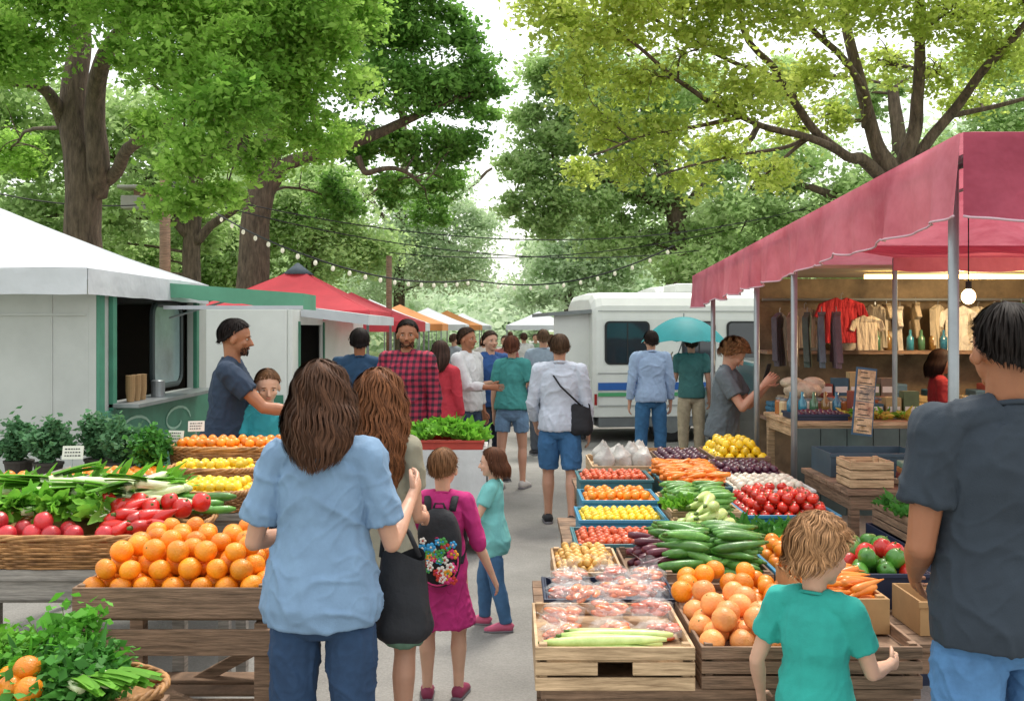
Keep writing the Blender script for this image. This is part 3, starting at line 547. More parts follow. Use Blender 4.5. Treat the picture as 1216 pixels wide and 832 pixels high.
tree('spreading street tree with fanned dark limbs and sparse leaves',
 [([g3,W(1062,300,15),W(1058,215,15),W(1040,170,15),W(1012,60,15),W(985,-60,15)],[.27,.23,.20,.11,.08,.06]),
  wl([(1062,230,15),(1085,160,15),(1092,110,14.8),(1095,20,14.5),(1100,-60,14)],[.14,.11,.09,.07,.05]),
  wl([(1060,225,15),(1030,190,14.8),(1000,180,14.5),(935,100,14),(880,20,13.5),(850,-50,13)],[.11,.09,.07,.05,.035,.025]),
  wl([(1020,190,14.8),(960,165,14.3),(880,140,13.8),(800,95,13.3),(735,40,13)],[.07,.055,.04,.03,.02]),
  wl([(880,140,13.8),(820,150,13.5),(770,160,13.3),(700,185,13)],[.035,.028,.02,.012]),
  wl([(935,100,14),(860,70,13.6),(790,30,13.3),(730,-20,13)],[.04,.03,.025,.015]),
  wl([(960,165,14.3),(900,180,14),(840,190,13.7),(780,210,13.5)],[.035,.025,.018,.012]),
  wl([(1070,220,15),(1120,150,15),(1165,90,14.5),(1230,20,14)],[.11,.08,.065,.05]),
  wl([(1035,150,15),(1020,90,14.5),(960,30,14),(930,-40,13.5)],[.07,.055,.04,.03]),
  wl([(1130,140,15),(1170,130,15),(1240,110,15)],[.05,.04,.025]),
  wl([(960,165,14.3),(930,190,14.3),(900,215,14.2)],[.035,.025,.015])],
 wc([(700,35,13,.6),(775,10,13,.65),(850,-5,13,.6),(690,95,13.5,.45),(760,100,13.3,.5),(830,60,13.2,.5),(715,150,13.4,.4),(785,165,13.5,.5),(855,170,14,.4),(900,110,13,.5),(930,20,13,.6),(965,95,14,.45),(915,205,14.2,.4),(820,215,14,.35),(1015,10,14,.6),(1050,80,15.5,.45),(1130,20,14,.65),(1190,60,14.5,.6),(1200,-10,14,.7),(1150,120,15.5,.4),(1080,-30,14,.8),(655,20,13.5,.5),(690,205,14,.3),(990,140,15,.35),(740,-30,12.5,.8),(880,-50,12.5,.8),(1000,-60,13,.9),(740,200,13.5,.35),(870,120,13.5,.4),(1110,90,15,.4),(640,-10,13,.4),(940,150,15,.4)]),
 38000,.085,LG3,BARKD,seed=21,sub=32,sig=.24,ntw=11)
tree('street tree with layered soft green crown beyond the camper',
 [([Vector((4.4,27,0)),W(805,320,27),W(800,240,27),W(770,150,27),W(760,80,27)],[.36,.3,.26,.18,.1]),wl([(800,250,27),(730,220,27),(670,200,27),(620,190,27)],[.16,.12,.08,.05]),wl([(800,260,27),(860,200,27),(900,150,27)],[.16,.12,.08])],
 wc([(710,110,27,1.5),(665,160,27,1.1),(745,170,27,1.3),(645,215,27,1.0),(695,230,27,1.1),(770,230,27,1.1),(720,280,27,.9),(645,260,27,.8),(800,110,27,1.5),(655,85,27,.9),(780,290,27,.8),(700,50,27,1.0),(840,270,27,1.0),(615,195,27,.7),(605,245,27,.5),(625,140,27,.6)]),
 50000,.14,LG4,BARKD,seed=22,sub=28,sig=.17)
tree('broad green tree behind the clothes stall',
 [([Vector((9.5,24,0)),W(1076,300,24),W(1070,200,24),W(1060,100,24)],[.30,.24,.2,.12]),wl([(1074,280,24),(980,230,24),(900,210,24)],[.15,.10,.05]),wl([(1074,270,24),(1150,210,24)],[.13,.06])],
 wc([(880,240,24,1.1),(950,260,24,1.1),(1030,230,24,1.1),(870,300,24,1.0),(940,190,24,1.0),(1110,200,24,1.2),(1200,160,24,1.3),(1010,300,24,1.1),(820,320,25,.8),(1190,80,24,1.2),(850,190,24,.8),(1030,120,25,.9),(940,90,26,.9)]),
 38000,.14,LG4,BARKD,seed=23,sub=22,sig=.19)
tree('pale tree at the far end of the street',
 [([Vector((3.0,52,0)),W(676,330,52),W(680,280,52)],[.3,.22,.12])],
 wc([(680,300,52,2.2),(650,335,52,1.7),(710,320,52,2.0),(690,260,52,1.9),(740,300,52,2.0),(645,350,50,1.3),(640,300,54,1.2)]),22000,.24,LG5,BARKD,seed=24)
HZ=leafM('distant_leaf_hazed','b8d0a8','d8e6c8',.45,.10)  # aerial haze painted into the far leaf colour
rng=np.random.default_rng(5); cl=[]
for i in range(110):
    d=rng.uniform(62,110); side=rng.choice([-1,1]); x=side*rng.uniform(2.5 if d>95 else 5,40); top_=rng.uniform(4,8+abs(x)*.25); cl.append((x,d,rng.uniform(1.5,top_),rng.uniform(2,3.6)))
for i in range(22): cl.append((rng.uniform(-7,7),rng.uniform(112,120),rng.uniform(1.5,6.2),rng.uniform(2,3)))
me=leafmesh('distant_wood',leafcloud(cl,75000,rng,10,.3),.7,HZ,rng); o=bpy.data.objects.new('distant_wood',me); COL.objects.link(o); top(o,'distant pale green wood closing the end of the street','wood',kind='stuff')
rng=np.random.default_rng(6); cl=[]
for i in range(60):
    side=rng.choice([-1,1]); d=rng.uniform(30,60); cl.append((side*rng.uniform(9,30),d,rng.uniform(.8,8),rng.uniform(1.4,3)))
me=leafmesh('woodland_undergrowth',leafcloud(cl,60000,rng,10,.3),.42,leafM('undergrowth_leaf_hazed','98b878','c0d49c',.55,.18),rng); o=bpy.data.objects.new('woodland_undergrowth',me); COL.objects.link(o); top(o,'dense green woodland undergrowth behind the market stalls','undergrowth',kind='stuff')  # leaf colour lightened to paint in haze and lift the dark undersides
# ================================================================ TENTS & TRAILERS
def canopy(label,cx,cy,hx,hy,ze,zp,vh,mat,leg=True,vm=None,cap=None,group=None,rotz=0,wav=1.0):
    e=empty('canopy_tent',label,'canopy tent',(cx,cy,0),group); e.rotation_euler=(0,0,rotz); m=MB()
    cs=[(-hx,-hy),(hx,-hy),(hx,hy),(-hx,hy)]
    for i in range(4):
        a=Vector((*cs[i],ze)); b=Vector((*cs[(i+1)%4],ze)); pk=Vector((0,0,zp))
        def fn(u,v):
            p=(a.lerp(b,u)).lerp(pk,v); s=math.sin(math.pi*v)*(.06+.05*math.sin(math.pi*u))+.02*noise.noise(Vector((u*5+i,v*4,cx))); return (p.x,p.y,p.z-s*(zp-ze)*.7)
        m.grid(fn,12,10,0)
    m.obj('roof',mat,parent=e,smooth=True)
    m=MB()
    for i in range(4):
        a=Vector((*cs[i],ze)); b=Vector((*cs[(i+1)%4],ze)); nrm=Vector((b.y-a.y,a.x-b.x,0)).normalized()
        m.grid(lambda u,v:tuple(a.lerp(b,u)+nrm*(.006+.02*v*noise.noise(Vector((u*12,i,cx))))+Vector((0,0,-vh*v-.006*wav*v*noise.noise(Vector((u*9,i,2)))))),40,3,0)
    m.obj('valance',vm or mat,parent=e,smooth=True)
    if leg:
        for x_,y_ in cs:
            m=MB(); m.b2(x_*.98-.02,x_*.98+.02,y_*.98-.02,y_*.98+.02,0,ze); m.obj('leg',METAL,parent=e)
    if cap:
        m=MB(); m.tube([(0,0,zp-.12),(0,0,zp),(0,0,zp+.08)],[.28,.12,.02],12); m.obj('cap',cap,parent=e,smooth=True)
    return e
canopy('white canopy tent over the near food trailer',-4.80,9.05,1.58,1.5,2.31,3.00,.20,CANW,leg=False)
canopy('red canopy tent with dark vent cap behind white trailer',-3.7,17.2,1.45,1.5,2.14,2.90,.16,REDC,cap=M('grey_cap','4f5a66',.7,.1))
ORC=M('orange_canvas','d9945a',.75,.1,2,trans=.3)
for i,(px,d,mt,lab) in enumerate(((455,22,REDC,'red canopy tent further down the row'),(470,27,CANW,'white canopy tent further down the row'),(500,33,ORC,'orange canopy tent further down the row'),(530,38,CANW,'white canopy tent in the far row'),(550,44,ORC,'orange canopy tent in the far row'),(565,52,CANW,'small white canopy tent at the far end'),(632,46,CANW,'white canopy tent across the far street'))):
    canopy(lab,(px-608)/F*d-(.7 if px<600 else -.3),d,1.5,1.5,2.0,2.65,.22,mt)
def wall_with_hole(m,x0,x1,y0,y1,z0,z1,hy0,hy1,hz0,hz1,mi=0):
    m.b2(x0,x1,y0,hy0,z0,z1,mi); m.b2(x0,x1,hy1,y1,z0,z1,mi); m.b2(x0,x1,hy0,hy1,z0,hz0,mi); m.b2(x0,x1,hy0,hy1,hz1,z1,mi)
def wheel(parent,c,r,w_,ax='x'):
    m=MB(); c=Vector(c); d=Vector((w_/2,0,0)) if ax=='x' else Vector((0,w_/2,0))
    m.tube([c-d,c-d*.9,c+d*.9,c+d],[r*.86,r,r,r*.86],24,ref=(0,0,1)); t=m.obj('wheel',BLACK,parent=parent,smooth=False)
    m=MB(); m.tube([c-d*1.04,c+d*1.04],[r*.55,r*.55],20,ref=(0,0,1)); m.obj('rim',METAL,parent=t)
t=empty('food_trailer','white and green food trailer with open serving window','food trailer',(0,0,0)); YE=10.75
m=MB(); m.b2(-6.4,-3.36,7.9,7.95,.35,2.24); m.b2(-6.4,-6.35,7.95,YE,.35,2.24); m.b2(-6.4,-3.36,YE-.05,YE,.35,2.24); m.b2(-6.4,-3.36,7.95,YE-.05,2.2,2.24)
for k in range(7): m.b2(-6.3+.44*k,-6.285+.44*k,7.893,7.9,.4,2.2)
for z_ in(1.05,1.95): m.b2(-6.38,-3.38,7.890,7.893,z_,z_+.02)
wall_with_hole(m,-3.36,-3.30,7.9,YE,.35,2.24,8.22,10.3,1.24,2.14); m.obj('body',GREYW,parent=t,bevel=.004)
m=MB(); m.b2(-6.3,-3.4,8.0,YE-.1,.35,.40); m.b2(-5.0,-4.95,8.0,YE-.1,.4,2.15); m.b2(-4.9,-3.45,10.5,10.55,.4,2.1); m.b2(-4.9,-4.6,8.1,10.4,.4,1.3); m.b2(-4.9,-4.7,8.3,10.2,1.6,1.63); m.b2(-4.2,-4.16,9.7,9.9,1.3,2.1); m.obj('interior',M('interior_panel','6a6054',.7,.4,2,col2='3c362e'),parent=t)
m=MB()
m.b2(-3.30,-3.27,7.9,8.0,.35,2.24); m.b2(-3.30,-3.275,8.0,YE,.35,1.18); 
m.b2(-3.30,-3.26,8.14,8.22,1.18,2.2); m.b2(-3.30,-3.26,10.3,10.38,1.18,2.2); m.b2(-3.30,-3.26,8.22,10.3,2.14,2.2); m.obj('green_trim',GREEN,parent=t,bevel=.004)
m=MB(); m.b2(-3.36,-3.05,8.14,10.38,1.2,1.235); m.obj('counter',METAL,parent=t,bevel=.004)
def rframe(m,x_,y0_,y1_,z0_,z1_,r,th):
    pts=[]
    for cy_,cz_,a0 in ((y1_-r,z1_-r,0),(y0_+r,z1_-r,90),(y0_+r,z0_+r,180),(y1_-r,z0_+r,270)):
        for k in range(5): a=math.radians(a0+22.5*k); pts.append((x_,cy_+r*math.cos(a),cz_+r*math.sin(a)))
    m.tube(pts,th,6,closed=True,ref=(1,0,0)); return pts
m=MB(); pf=rframe(m,-3.38,9.35,10.15,1.30,2.08,.12,.028); w1=m.obj('window',M('frame_grey','2f3a3c',.5,.1),parent=t)
m=MB(); m.add(pf,[tuple(range(len(pf)))]); m.obj('glass',M('pale_glass','8a9da0',.12,.3,2),parent=w1)
m=MB()
for k in range(2):
    pts=[(-3.270,8.6+1.1*k+.42*math.cos(a)*(1-a/9),.96+.15*math.sin(a)*(1-a/9)) for a in [i*.35 for i in range(18)]]; m.tube(pts,[(.003,.014)]*18,6,ref=(1,0,0))
m.obj('painted_swirl',M('pale_green_paint','9cc2ae',.5,.1),parent=t)
m=MB(); o_=-1.96
m.grid(lambda u,v:(-3.27+(o_+3.27)*u,9.35+.6*v,2.28-.10*u),4,4,0); m.grid(lambda u,v:(-3.27+(o_+3.27)*u,9.35,2.28-.10*u-.16*v*(.8+.2*u)-.006*math.sin(u*30)*v),16,2,0); m.grid(lambda u,v:(o_,9.35+.6*u,2.18-.15*v),8,2,0); m.obj('hatch',GREEND,parent=t)
m=MB(); m.b2(-3.27,o_,9.338,9.345,2.03,2.065); m.obj('hatch_trim',CANW,parent=t)
m=MB(); m.tube([(-3.27,9.5,1.95),(-2.5,9.5,2.18)],.010,6); m.obj('hatch_strut',METAL,parent=t)
wheel(t,(-3.45,9.9,.33),.33,.2)
for k in range(3):
    m=MB(); rr_=.040
    for q in range(6): m.tube([(0,0,q*.024),(0,0,q*.024+.10)],[rr_*.75,rr_],14)
    o=m.obj('cup_stack',M('paper_cup','947650',.7,.15),loc=(-3.2,8.35+.13*k,1.237)); top(o,'stack of brown paper cups on the trailer counter','cup stack','cup stacks on the trailer counter')
m=MB(); m.tube([(0,0,0),(0,0,.14),(0,0,.15)],[.06,.06,.045],16); o=m.obj('napkin_holder',METAL,loc=(-3.2,9.0,1.237)); top(o,'round metal napkin holder on the trailer counter','napkin holder')
t=empty('food_trailer','white food trailer with small side window and awning','food trailer',(0,0,0))
m=MB(); m.b2(-6.0,-3.05,13.5,13.56,.35,2.12); m.b2(-6,-3.05,13.56,19.9,2.06,2.12); m.b2(-6,-5.95,13.56,19.9,.35,2.06); m.b2(-6,-3.05,19.9,19.96,.35,2.12)
wall_with_hole(m,-3.05,-2.98,13.5,19.96,.35,2.12,13.95,15.7,1.15,1.9); m.obj('body',WHITEP,parent=t,bevel=.03)
m=MB(); m.b2(-4.4,-4.3,13.6,19.8,.4,2.05); m.b2(-4.2,-3.1,16.0,16.1,.4,2.05); m.obj('interior',DARK,parent=t)
m=MB(); m.b2(-2.98,-2.965,13.52,19.9,.75,.95); m.b2(-2.98,-2.96,13.88,13.95,1.1,1.95); m.b2(-2.98,-2.96,15.7,15.77,1.1,1.95); m.b2(-5.9,-3.1,13.488,13.5,.75,.95); m.obj('green_trim',GREEN,parent=t)
m=MB(); m.grid(lambda u,v:(-2.97+.95*u,14.0+3*v,2.16-.12*u),4,4); m.grid(lambda u,v:(-2.02,14+3*u,2.04-.14*v),4,2); m.grid(lambda u,v:(-2.97+.95*u,14.0,2.16-.12*u-.14*v),4,2); m.obj('awning',CANW,parent=t)
wheel(t,(-3.12,17.5,.34),.34,.2)
# campers
def rrect(m,x0,x1,z0,z1,y_,th,r=.06,mi=0):
    pts=[]
    for cx_,cz_,a0 in ((x1-r,z1-r,0),(x0+r,z1-r,90),(x0+r,z0+r,180),(x1-r,z0+r,270)):
        for k in range(5):
            a=math.radians(a0+22.5*k); pts.append((cx_+r*math.cos(a),cz_+r*math.sin(a)))
    n=len(pts); m.add([(p[0],y_,p[1]) for p in pts]+[(p[0],y_+th,p[1]) for p in pts],[tuple(range(n))[::-1],tuple(range(n,2*n))]+[(i,(i+1)%n,n+(i+1)%n,n+i) for i in range(n)],mi)
def camper(label,loc,rot,sc_,full=True):
    cb=empty('camper_van',label,'camper van',loc); cb.rotation_euler=(0,0,math.radians(rot)); cb.scale=(sc_,)*3
    Lc=6.8; m=MB(); prof=[]
    for (zz,yy) in ((.42,0),(1.2,-.02),(2.0,.0),(2.22,.04),(2.36,.14),(2.44,.34),(2.46,1.2),(2.44,2.06),(2.36,2.26),(2.22,2.36),(2.0,2.4),(1.2,2.42),(.42,2.4)): prof.append((yy,zz))
    xs=[(0,.94),(.06,.985),(.16,1),(Lc-.2,1),(Lc,.95)]
    vs=[];fs=[];kp=len(prof)
    for x_,s_ in xs:
        for yy,zz in prof: vs.append((x_,1.2+(yy-1.2)*s_,.42+(zz-.42)*s_))
    for i in range(len(xs)-1):
        for j in range(kp-1): fs.append((i*kp+j,(i+1)*kp+j,(i+1)*kp+j+1,i*kp+j+1))
        fs.append((i*kp+kp-1,(i+1)*kp+kp-1,(i+1)*kp,i*kp))
    fs.append(tuple(range(kp))); fs.append(tuple((len(xs)-1)*kp+j for j in range(kp-1,-1,-1))); m.add(vs,fs); m.obj('body',WHITEP,parent=cb,smooth=False,bevel=.015)
    for x0,x1 in ((.22,.90),(1.5,2.0),(2.25,3.6),(4.0,5.4)):
        m=MB(); rrect(m,x0-.03,x1+.03,1.27,1.97,-.034,.03,.08); wo=m.obj('window',M('window_rubber','1d1f22',.6,.1),parent=cb); m=MB(); rrect(m,x0,x1,1.30,1.94,-.040,.004,.06); m.obj('pane',GLASS,parent=wo)
        m=MB(); m.b2((x0+x1)/2-.01,(x0+x1)/2+.01,-.046,-.041,1.31,1.93); m.obj('divider',MC['window_rubber'],parent=wo)
    m=MB(); m.b2(.08,Lc-.1,-.030,-.024,.86,.98); m.obj('blue_stripe',M('blue_stripe','2b5fa8',.4,.05),parent=cb)
    m=MB(); m.b2(.08,Lc-.1,-.030,-.024,.76,.82); m.obj('green_stripe',M('green_stripe','4f9f6c',.4,.05),parent=cb)
    m=MB(); m.b2(.1,Lc-.1,.02,2.38,.26,.42); m.obj('skirt_panel',M('grey_skirt','6b6f72',.6,.1),parent=cb,bevel=.01)
    for z_ in (1.12,.60,2.12): 
        m=MB(); m.b2(.08,Lc-.1,-.030,-.022,z_,z_+.018); m.obj('body_seam',M('seam_grey','a0a2a2',.5,.05),parent=cb)
    for xx in (1.3,5.2): wheel(cb,(xx,.14,.34),.34,.24,'y')
    m=MB(); m.b2(1.6,2.5,.8,1.6,2.44,2.62); m.obj('roof_unit',WHITEP,parent=cb,bevel=.04)
    if full:
        m=MB(); m.b2(-.01,.0,.35,1.0,.5,2.1); m.obj('doorway_shade_panel',DARK,parent=cb)  # dark slab on the closed end wall paints the shade inside the doorway
        m=MB(); m.box((-.28,.33,1.3),(.6,.04,1.6)); m.obj('door',WHITEP,parent=cb,bevel=.01)
        m=MB(); m.b2(-.03,-.01,1.2,2.1,1.3,2.0); m.obj('window',GLASS,parent=cb)
        m=MB(); m.grid(lambda u,v:(-.70*u,.1+1.9*v,2.16-.05*u),4,4); m.grid(lambda u,v:(-.70*u,.1,2.16-.05*u-.06*v),4,1);m.grid(lambda u,v:(-.70,.1+1.9*u,2.11-.06*v),4,1); m.obj('awning',M('grey_awning','7b8082',.7,.1),parent=cb)
        m=MB(); m.b2(.02,.06,-.033,-.01,.62,.80); m.obj('tail_light',M('tail_red','9a1f1f',.3,.05),parent=cb)
        m=MB(); m.b2(-.15,.05,.1,2.3,.30,.42); m.obj('bumper',METAL,parent=cb,bevel=.02)
    return cb
camper('white camper with dark windows and blue and green stripes',(1.30,16.0,0),7,1.0)
camper('taller white camper parked behind the first one',(2.95,20.6,0),3,1.12,False)
car=empty('parked_car','dark grey parked car behind the clothes stall','car',(3.75,12.9,0)); car.rotation_euler=(0,0,math.radians(2))
m=MB(); pr=[(-2.1,.35),(-2.15,.7),(-1.5,.85),(-.9,1.0),(-.3,1.42),(.9,1.45),(1.6,1.05),(2.1,.95),(2.15,.4)]
vs=[(-.85+.0,y_,z_) for y_,z_ in pr]+[(.85,y_,z_) for y_,z_ in pr]; n=len(pr); vs=[(x_*(.82 if z_>1.2 else 1),y_,z_) for x_,y_,z_ in vs]
m.add(vs,[tuple(range(n)),tuple(range(2*n-1,n-1,-1))]+[(i,n+i,n+i+1,i+1) for i in range(n-1)]+[(n-1,2*n-1,n,0)])
m.obj('body',M('car_paint','2f3a40',.3,.05,coat=.6),parent=car,bevel=.05)
m=MB(); m.add([(-.74,-.86,1.03),(.74,-.86,1.03),(.64,-.34,1.40),(-.64,-.34,1.40)],[(0,1,2,3)]); o=m.obj('windscreen',GLASS,parent=car,loc=(0,-.02,.02))
for xx in(-.8,.8):
    for yy in(-1.35,1.35): wheel(car,(xx,yy,.32),.32,.2)
# ================================================================ RIGHT STALL
st=empty('market_stall','market stall with pink canvas canopy on metal posts','market stall',(0,0,0))
y0,y1=4.42,11.0; x0,x1=2.0,5.6
def ez(y): return 2.72-(y-y0)/(y1-y0)*.29
def rfn(u,v):
    x=x0+(x1-x0)*u; y=y0+(y1-y0)*v; du=min(u,1-u)*2; dv=min(v*2.4,(1-v)*2.4,1); r=min(du,dv)
    return (x,y,ez(y)+.66*r**.85-.05*math.sin(math.pi*r)-.025*abs(math.sin(v*math.pi*5))*min(1,(1-r)*2)+.012*noise.noise(Vector((x*2,y*2,0)))*min(1,r*4))
m=MB(); m.grid(rfn,36,60); m.obj('roof',PINK,parent=st,smooth=True)
def val(m,a,b,nn,hh,per):
    a=Vector(a);b=Vector(b); Lg=(b-a).length; nrm=Vector((b.y-a.y,a.x-b.x,0)).normalized()
    def fn(u,v):
        p=a.lerp(b,u); s=abs(math.sin(math.pi*u*Lg/per)); bt=-hh*(.93+.07*s**.6)+.012*noise.noise(Vector((u*Lg*3,0,0)))
        return tuple(p+nrm*(.008+v*(.034*math.sin(u*Lg*8+noise.noise(Vector((u*Lg,3,0)))*3)+.016*math.sin(u*Lg*23)))+Vector((0,0,bt*v)))
    m.grid(fn,nn,6)
    pp=MB(); pp.tube([fn(i/nn,1.0) for i in range(nn+1)],.006,6,ref=(0,0,1)); return pp
m=MB(); p1=val(m,(x0,y1,ez(y1)),(x0,y0,ez(y0)),170,.37,.62); m.obj('side_valance',PINK,parent=st,smooth=True); p1.obj('white_piping',PIPE,parent=st,smooth=True)
m=MB(); p2=val(m,(x0,y0,ez(y0)),(x1,y0,ez(y0)),140,.40,.62); m.obj('front_valance',MAR,parent=st,smooth=True); p2.obj('white_piping',PIPE,parent=st,smooth=True)
for yy in (4.6,7.2,8.3,10.1): 
    m=MB(); m.tube([(2.04,yy,0),(2.04,yy,ez(yy)-.02)],.024,12); m.obj('post',METAL,parent=st,smooth=True)
for yy in(4.6,10.1):
    m=MB(); m.tube([(5.5,yy,0),(5.5,yy,ez(yy)-.02)],.026,12); m.obj('post',METAL,parent=st,smooth=True)
m=MB(); m.tube([(2.04,4.5,2.62),(2.04,10.9,2.36)],.018,8); 
for yy in(4.6,7.2,10.1): m.tube([(2.04,yy,ez(yy)-.12),(3.8,yy,ez(yy)+.42),(5.5,yy,ez(yy)-.12)],.016,8)
m.obj('frame',METAL,parent=st,smooth=True)
sc2=empty('stall_awning','pink canvas awning over the clothes display','awning',(0,0,0))
m=MB(); m.grid(lambda u,v:(2.95+3.2*u,7.7+1.8*v,2.40+.24*v-.03*math.sin(math.pi*v)*abs(math.sin(u*9))),24,6); m.grid(lambda u,v:(2.95+3.2*u,7.7+.01*math.sin(u*50)*v,2.40-.10*v-.015*abs(math.sin(u*20))*v),50,3); m.obj('fabric',PINK,parent=sc2,smooth=True)
for xx in(2.98,6.1):
    m=MB(); m.tube([(xx,7.75,0),(xx,7.75,2.4)],.02,8); m.obj('post',METAL,parent=sc2)
bo=empty('clothes_booth','beige clothes booth with rail, shelf and lit strip','booth',(0,0,0))
m=MB(); m.b2(2.5,5.5,10.2,10.25,0,2.36); m.b2(5.45,5.5,7.9,10.2,0,2.36); m.obj('wall',M('booth_wall','6a5c49',.85,.35,3,col2='8a775c'),parent=bo)
m=MB(); m.b2(2.5,5.45,9.75,10.2,1.60,1.635); m.b2(2.5,5.45,9.75,10.2,.95,.98); m.obj('shelf',WOODD,parent=bo)
m=MB(); m.tube([(2.5,9.95,2.14),(5.4,9.95,2.14)],.014,8); m.obj('rail',METAL,parent=bo)
m=MB(); m.b2(2.5,5.4,8.6,10.2,2.37,2.40); m.obj('ceiling_panel',BEIGE,parent=bo)
m=MB(); m.b2(3.2,5.3,9.0,9.05,2.30,2.34); m.obj('light_strip',M('warm_tube','ffd98a',.5,0,emit=5),parent=bo)
def garment(col,x_,y_,z_,w_=.42,hh=.5,kind='shirt',lab='',rz=0):
    m=MB(); pts=[(-.12,0),(-.5,-.14),(-.62,-.42),(-.44,-.48),(-.36,-.32),(-.36,-1),(.36,-1),(.36,-.32),(.44,-.48),(.62,-.42),(.5,-.14),(.12,0),(0,-.06)]
    if kind=='long': pts=[(-.12,0),(-.42,-.1),(-.5,-.9),(-.36,-.9),(-.32,-.3),(-.34,-1),(.34,-1),(.32,-.3),(.36,-.9),(.5,-.9),(.42,-.1),(.12,0),(0,-.06)]
    n=len(pts); f=lambda p,s:(p[0]*w_,s*.025+.012*math.sin(p[0]*9+p[1]*4),p[1]*hh)
    m.add([f(p,-1) for p in pts]+[f(p,1) for p in pts],[tuple(range(n)),tuple(range(2*n-1,n-1,-1))]+[(i,n+i,n+(i+1)%n,(i+1)%n) for i in range(n)])
    o=m.obj('hanging_'+('shirt' if kind=='shirt' else 'jacket'),M('garment_'+col,col,.85,.3,5,bump=.9,bs=7,bdist=.06,scale=(3,1,.6)),bevel=.008,loc=(x_,y_,z_)); o.rotation_euler=(0,0,rz)
    h_=MB(); h_.tube([(0,0,-.02),(0,0,.03),(.015,0,.045),(.02,0,.03)],.004,5); h_.obj('hanger',METAL,parent=o)
    top(o,lab,'garment','clothes hanging in the booth'); return o
garment('b0262c',3.18,9.62,2.15,.42,.44,lab='red t-shirt hanging on the booth rail')
garment('c9b9a0',3.42,9.60,1.98,.28,.34,lab='beige shirt hanging below the booth rail')
garment('a3937c',2.86,9.74,2.06,.30,.40,'shirt',lab='pale brown shirt hanging on the booth rail')
rg=random.Random(9); gx=3.62; i=0
while gx<5.3:
    c=('c2b69e','b3a488','cfc6b4','a8987e','bcae94','d6cebe')[i%6] if gx<4.7 else ('7f9aa8','a83a34','3f7a5a','d8d8d2','b06a3a','5a6a8a','8a9a5a')[i%7]
    garment(c,gx,9.93+rg.uniform(-.05,.05),2.09+rg.uniform(-.02,.03),rg.uniform(.26,.36),rg.uniform(.32,.50),'long' if rg.random()<.4 else 'shirt','pale garment hanging on the booth rail' if gx<4.7 else 'coloured garment hanging on the booth rail',rz=rg.uniform(.2,1.5)*rg.choice((-1,1))); gx+=rg.uniform(.09,.21); i+=1
for i in range(5): garment(('5a5a60','7a6a5a','4f5f58','64707a','6a5a62')[i],2.50+.09*i,9.3-.13*i,2.0,.34,.50,'long','dark jacket hanging at the booth entrance',rz=1.0+.1*i)
BG=M('pale_bag','cfc6b6',.7,.2,8,bump=.7,bs=10,bdist=.04)
for i,(xx,zz) in enumerate(((2.72,1.635),(3.02,1.635),(3.34,1.635),(4.55,1.635),(4.95,1.635))):
    m=MB(); m.grid(lambda u,v:(.12*math.cos(6.283*u)*(math.sin(math.pi*min(.98,v*.8+.12))**.6)*(1+.2*noise.noise(Vector((math.cos(6.283*u)*2,math.sin(6.283*u)*2,i+v*2)))),.09*math.sin(6.283*u)*(math.sin(math.pi*min(.98,v*.8+.12))**.6),.20*v),24,10); o=m.obj('goods_bag',BG,smooth=True,loc=(xx,9.92,zz)); top(o,'pale bag of goods on the booth shelf','bag','pale bags on the booth shelf')
for i in range(26):
    c=('3a6f8a','a89a80','8a5a4a','c0b094','4f6a7f','9a4a44','b09a6a')[i%7]; m=MB(); hh_=.14+.06*((i*5)%4); 
    for q in range(3): m.b2(-.055-.006*(q%2),.055,-.12,.12,hh_*q/3+.003,hh_*(q+1)/3)
    o=m.obj('folded_cloth',M('folded_'+c,c,.85,.2,12,bump=.4,bs=20,scale=(1,1,6)),bevel=.012,loc=(2.62+.112*i,9.95,.982)); top(o,'folded cloth stack on the booth shelf','folded cloth','folded cloth stacks')
for i in range(14):
    m=MB(); s_=1+.3*((i*3)%3); m.tube([(0,0,0),(0,0,.12*s_),(0,0,.15*s_),(0,0,.20*s_)],[.035,.035,.014,.012],12); c=('2f6f8a','3a8aa0','4f7a5a','8a6a3a')[i%4]; o=m.obj('bottle',M('bottle_'+c,c,.15,.1,coat=.5),smooth=True,loc=(3.50+.11*(i-5),9.85,1.637) if i>4 else (2.20+.09*i,7.85,1.152)); top(o,'blue-green bottle on display at the stall','bottle','bottles on display')
bl=empty('pendant_bulb','glowing bare bulb hanging under the canopy','light bulb',(0,0,0)); bp_=W(1150,352,6.6)
m=MB(); m.ell(bp_,(.045,.045,.052)); m.obj('glass_bulb',M('bulb_glow','ffd9a0',.3,0,emit=9),parent=bl,smooth=True)
m=MB(); m.tube([bp_+Vector((0,0,.05)),bp_+Vector((0,0,.10))],.02,8); m.tube([bp_+Vector((0,0,.1)),(bp_.x,6.6,2.92)],.004,5); m.obj('cable',BLACK,parent=bl)
ld=bpy.data.lights.new('booth_lamp','POINT'); ld.energy=52; ld.color=(1,.76,.48); ld.shadow_soft_size=.08; lo=bpy.data.objects.new('booth_lamp',ld); lo.location=(4.2,8.9,2.2); COL.objects.link(lo)
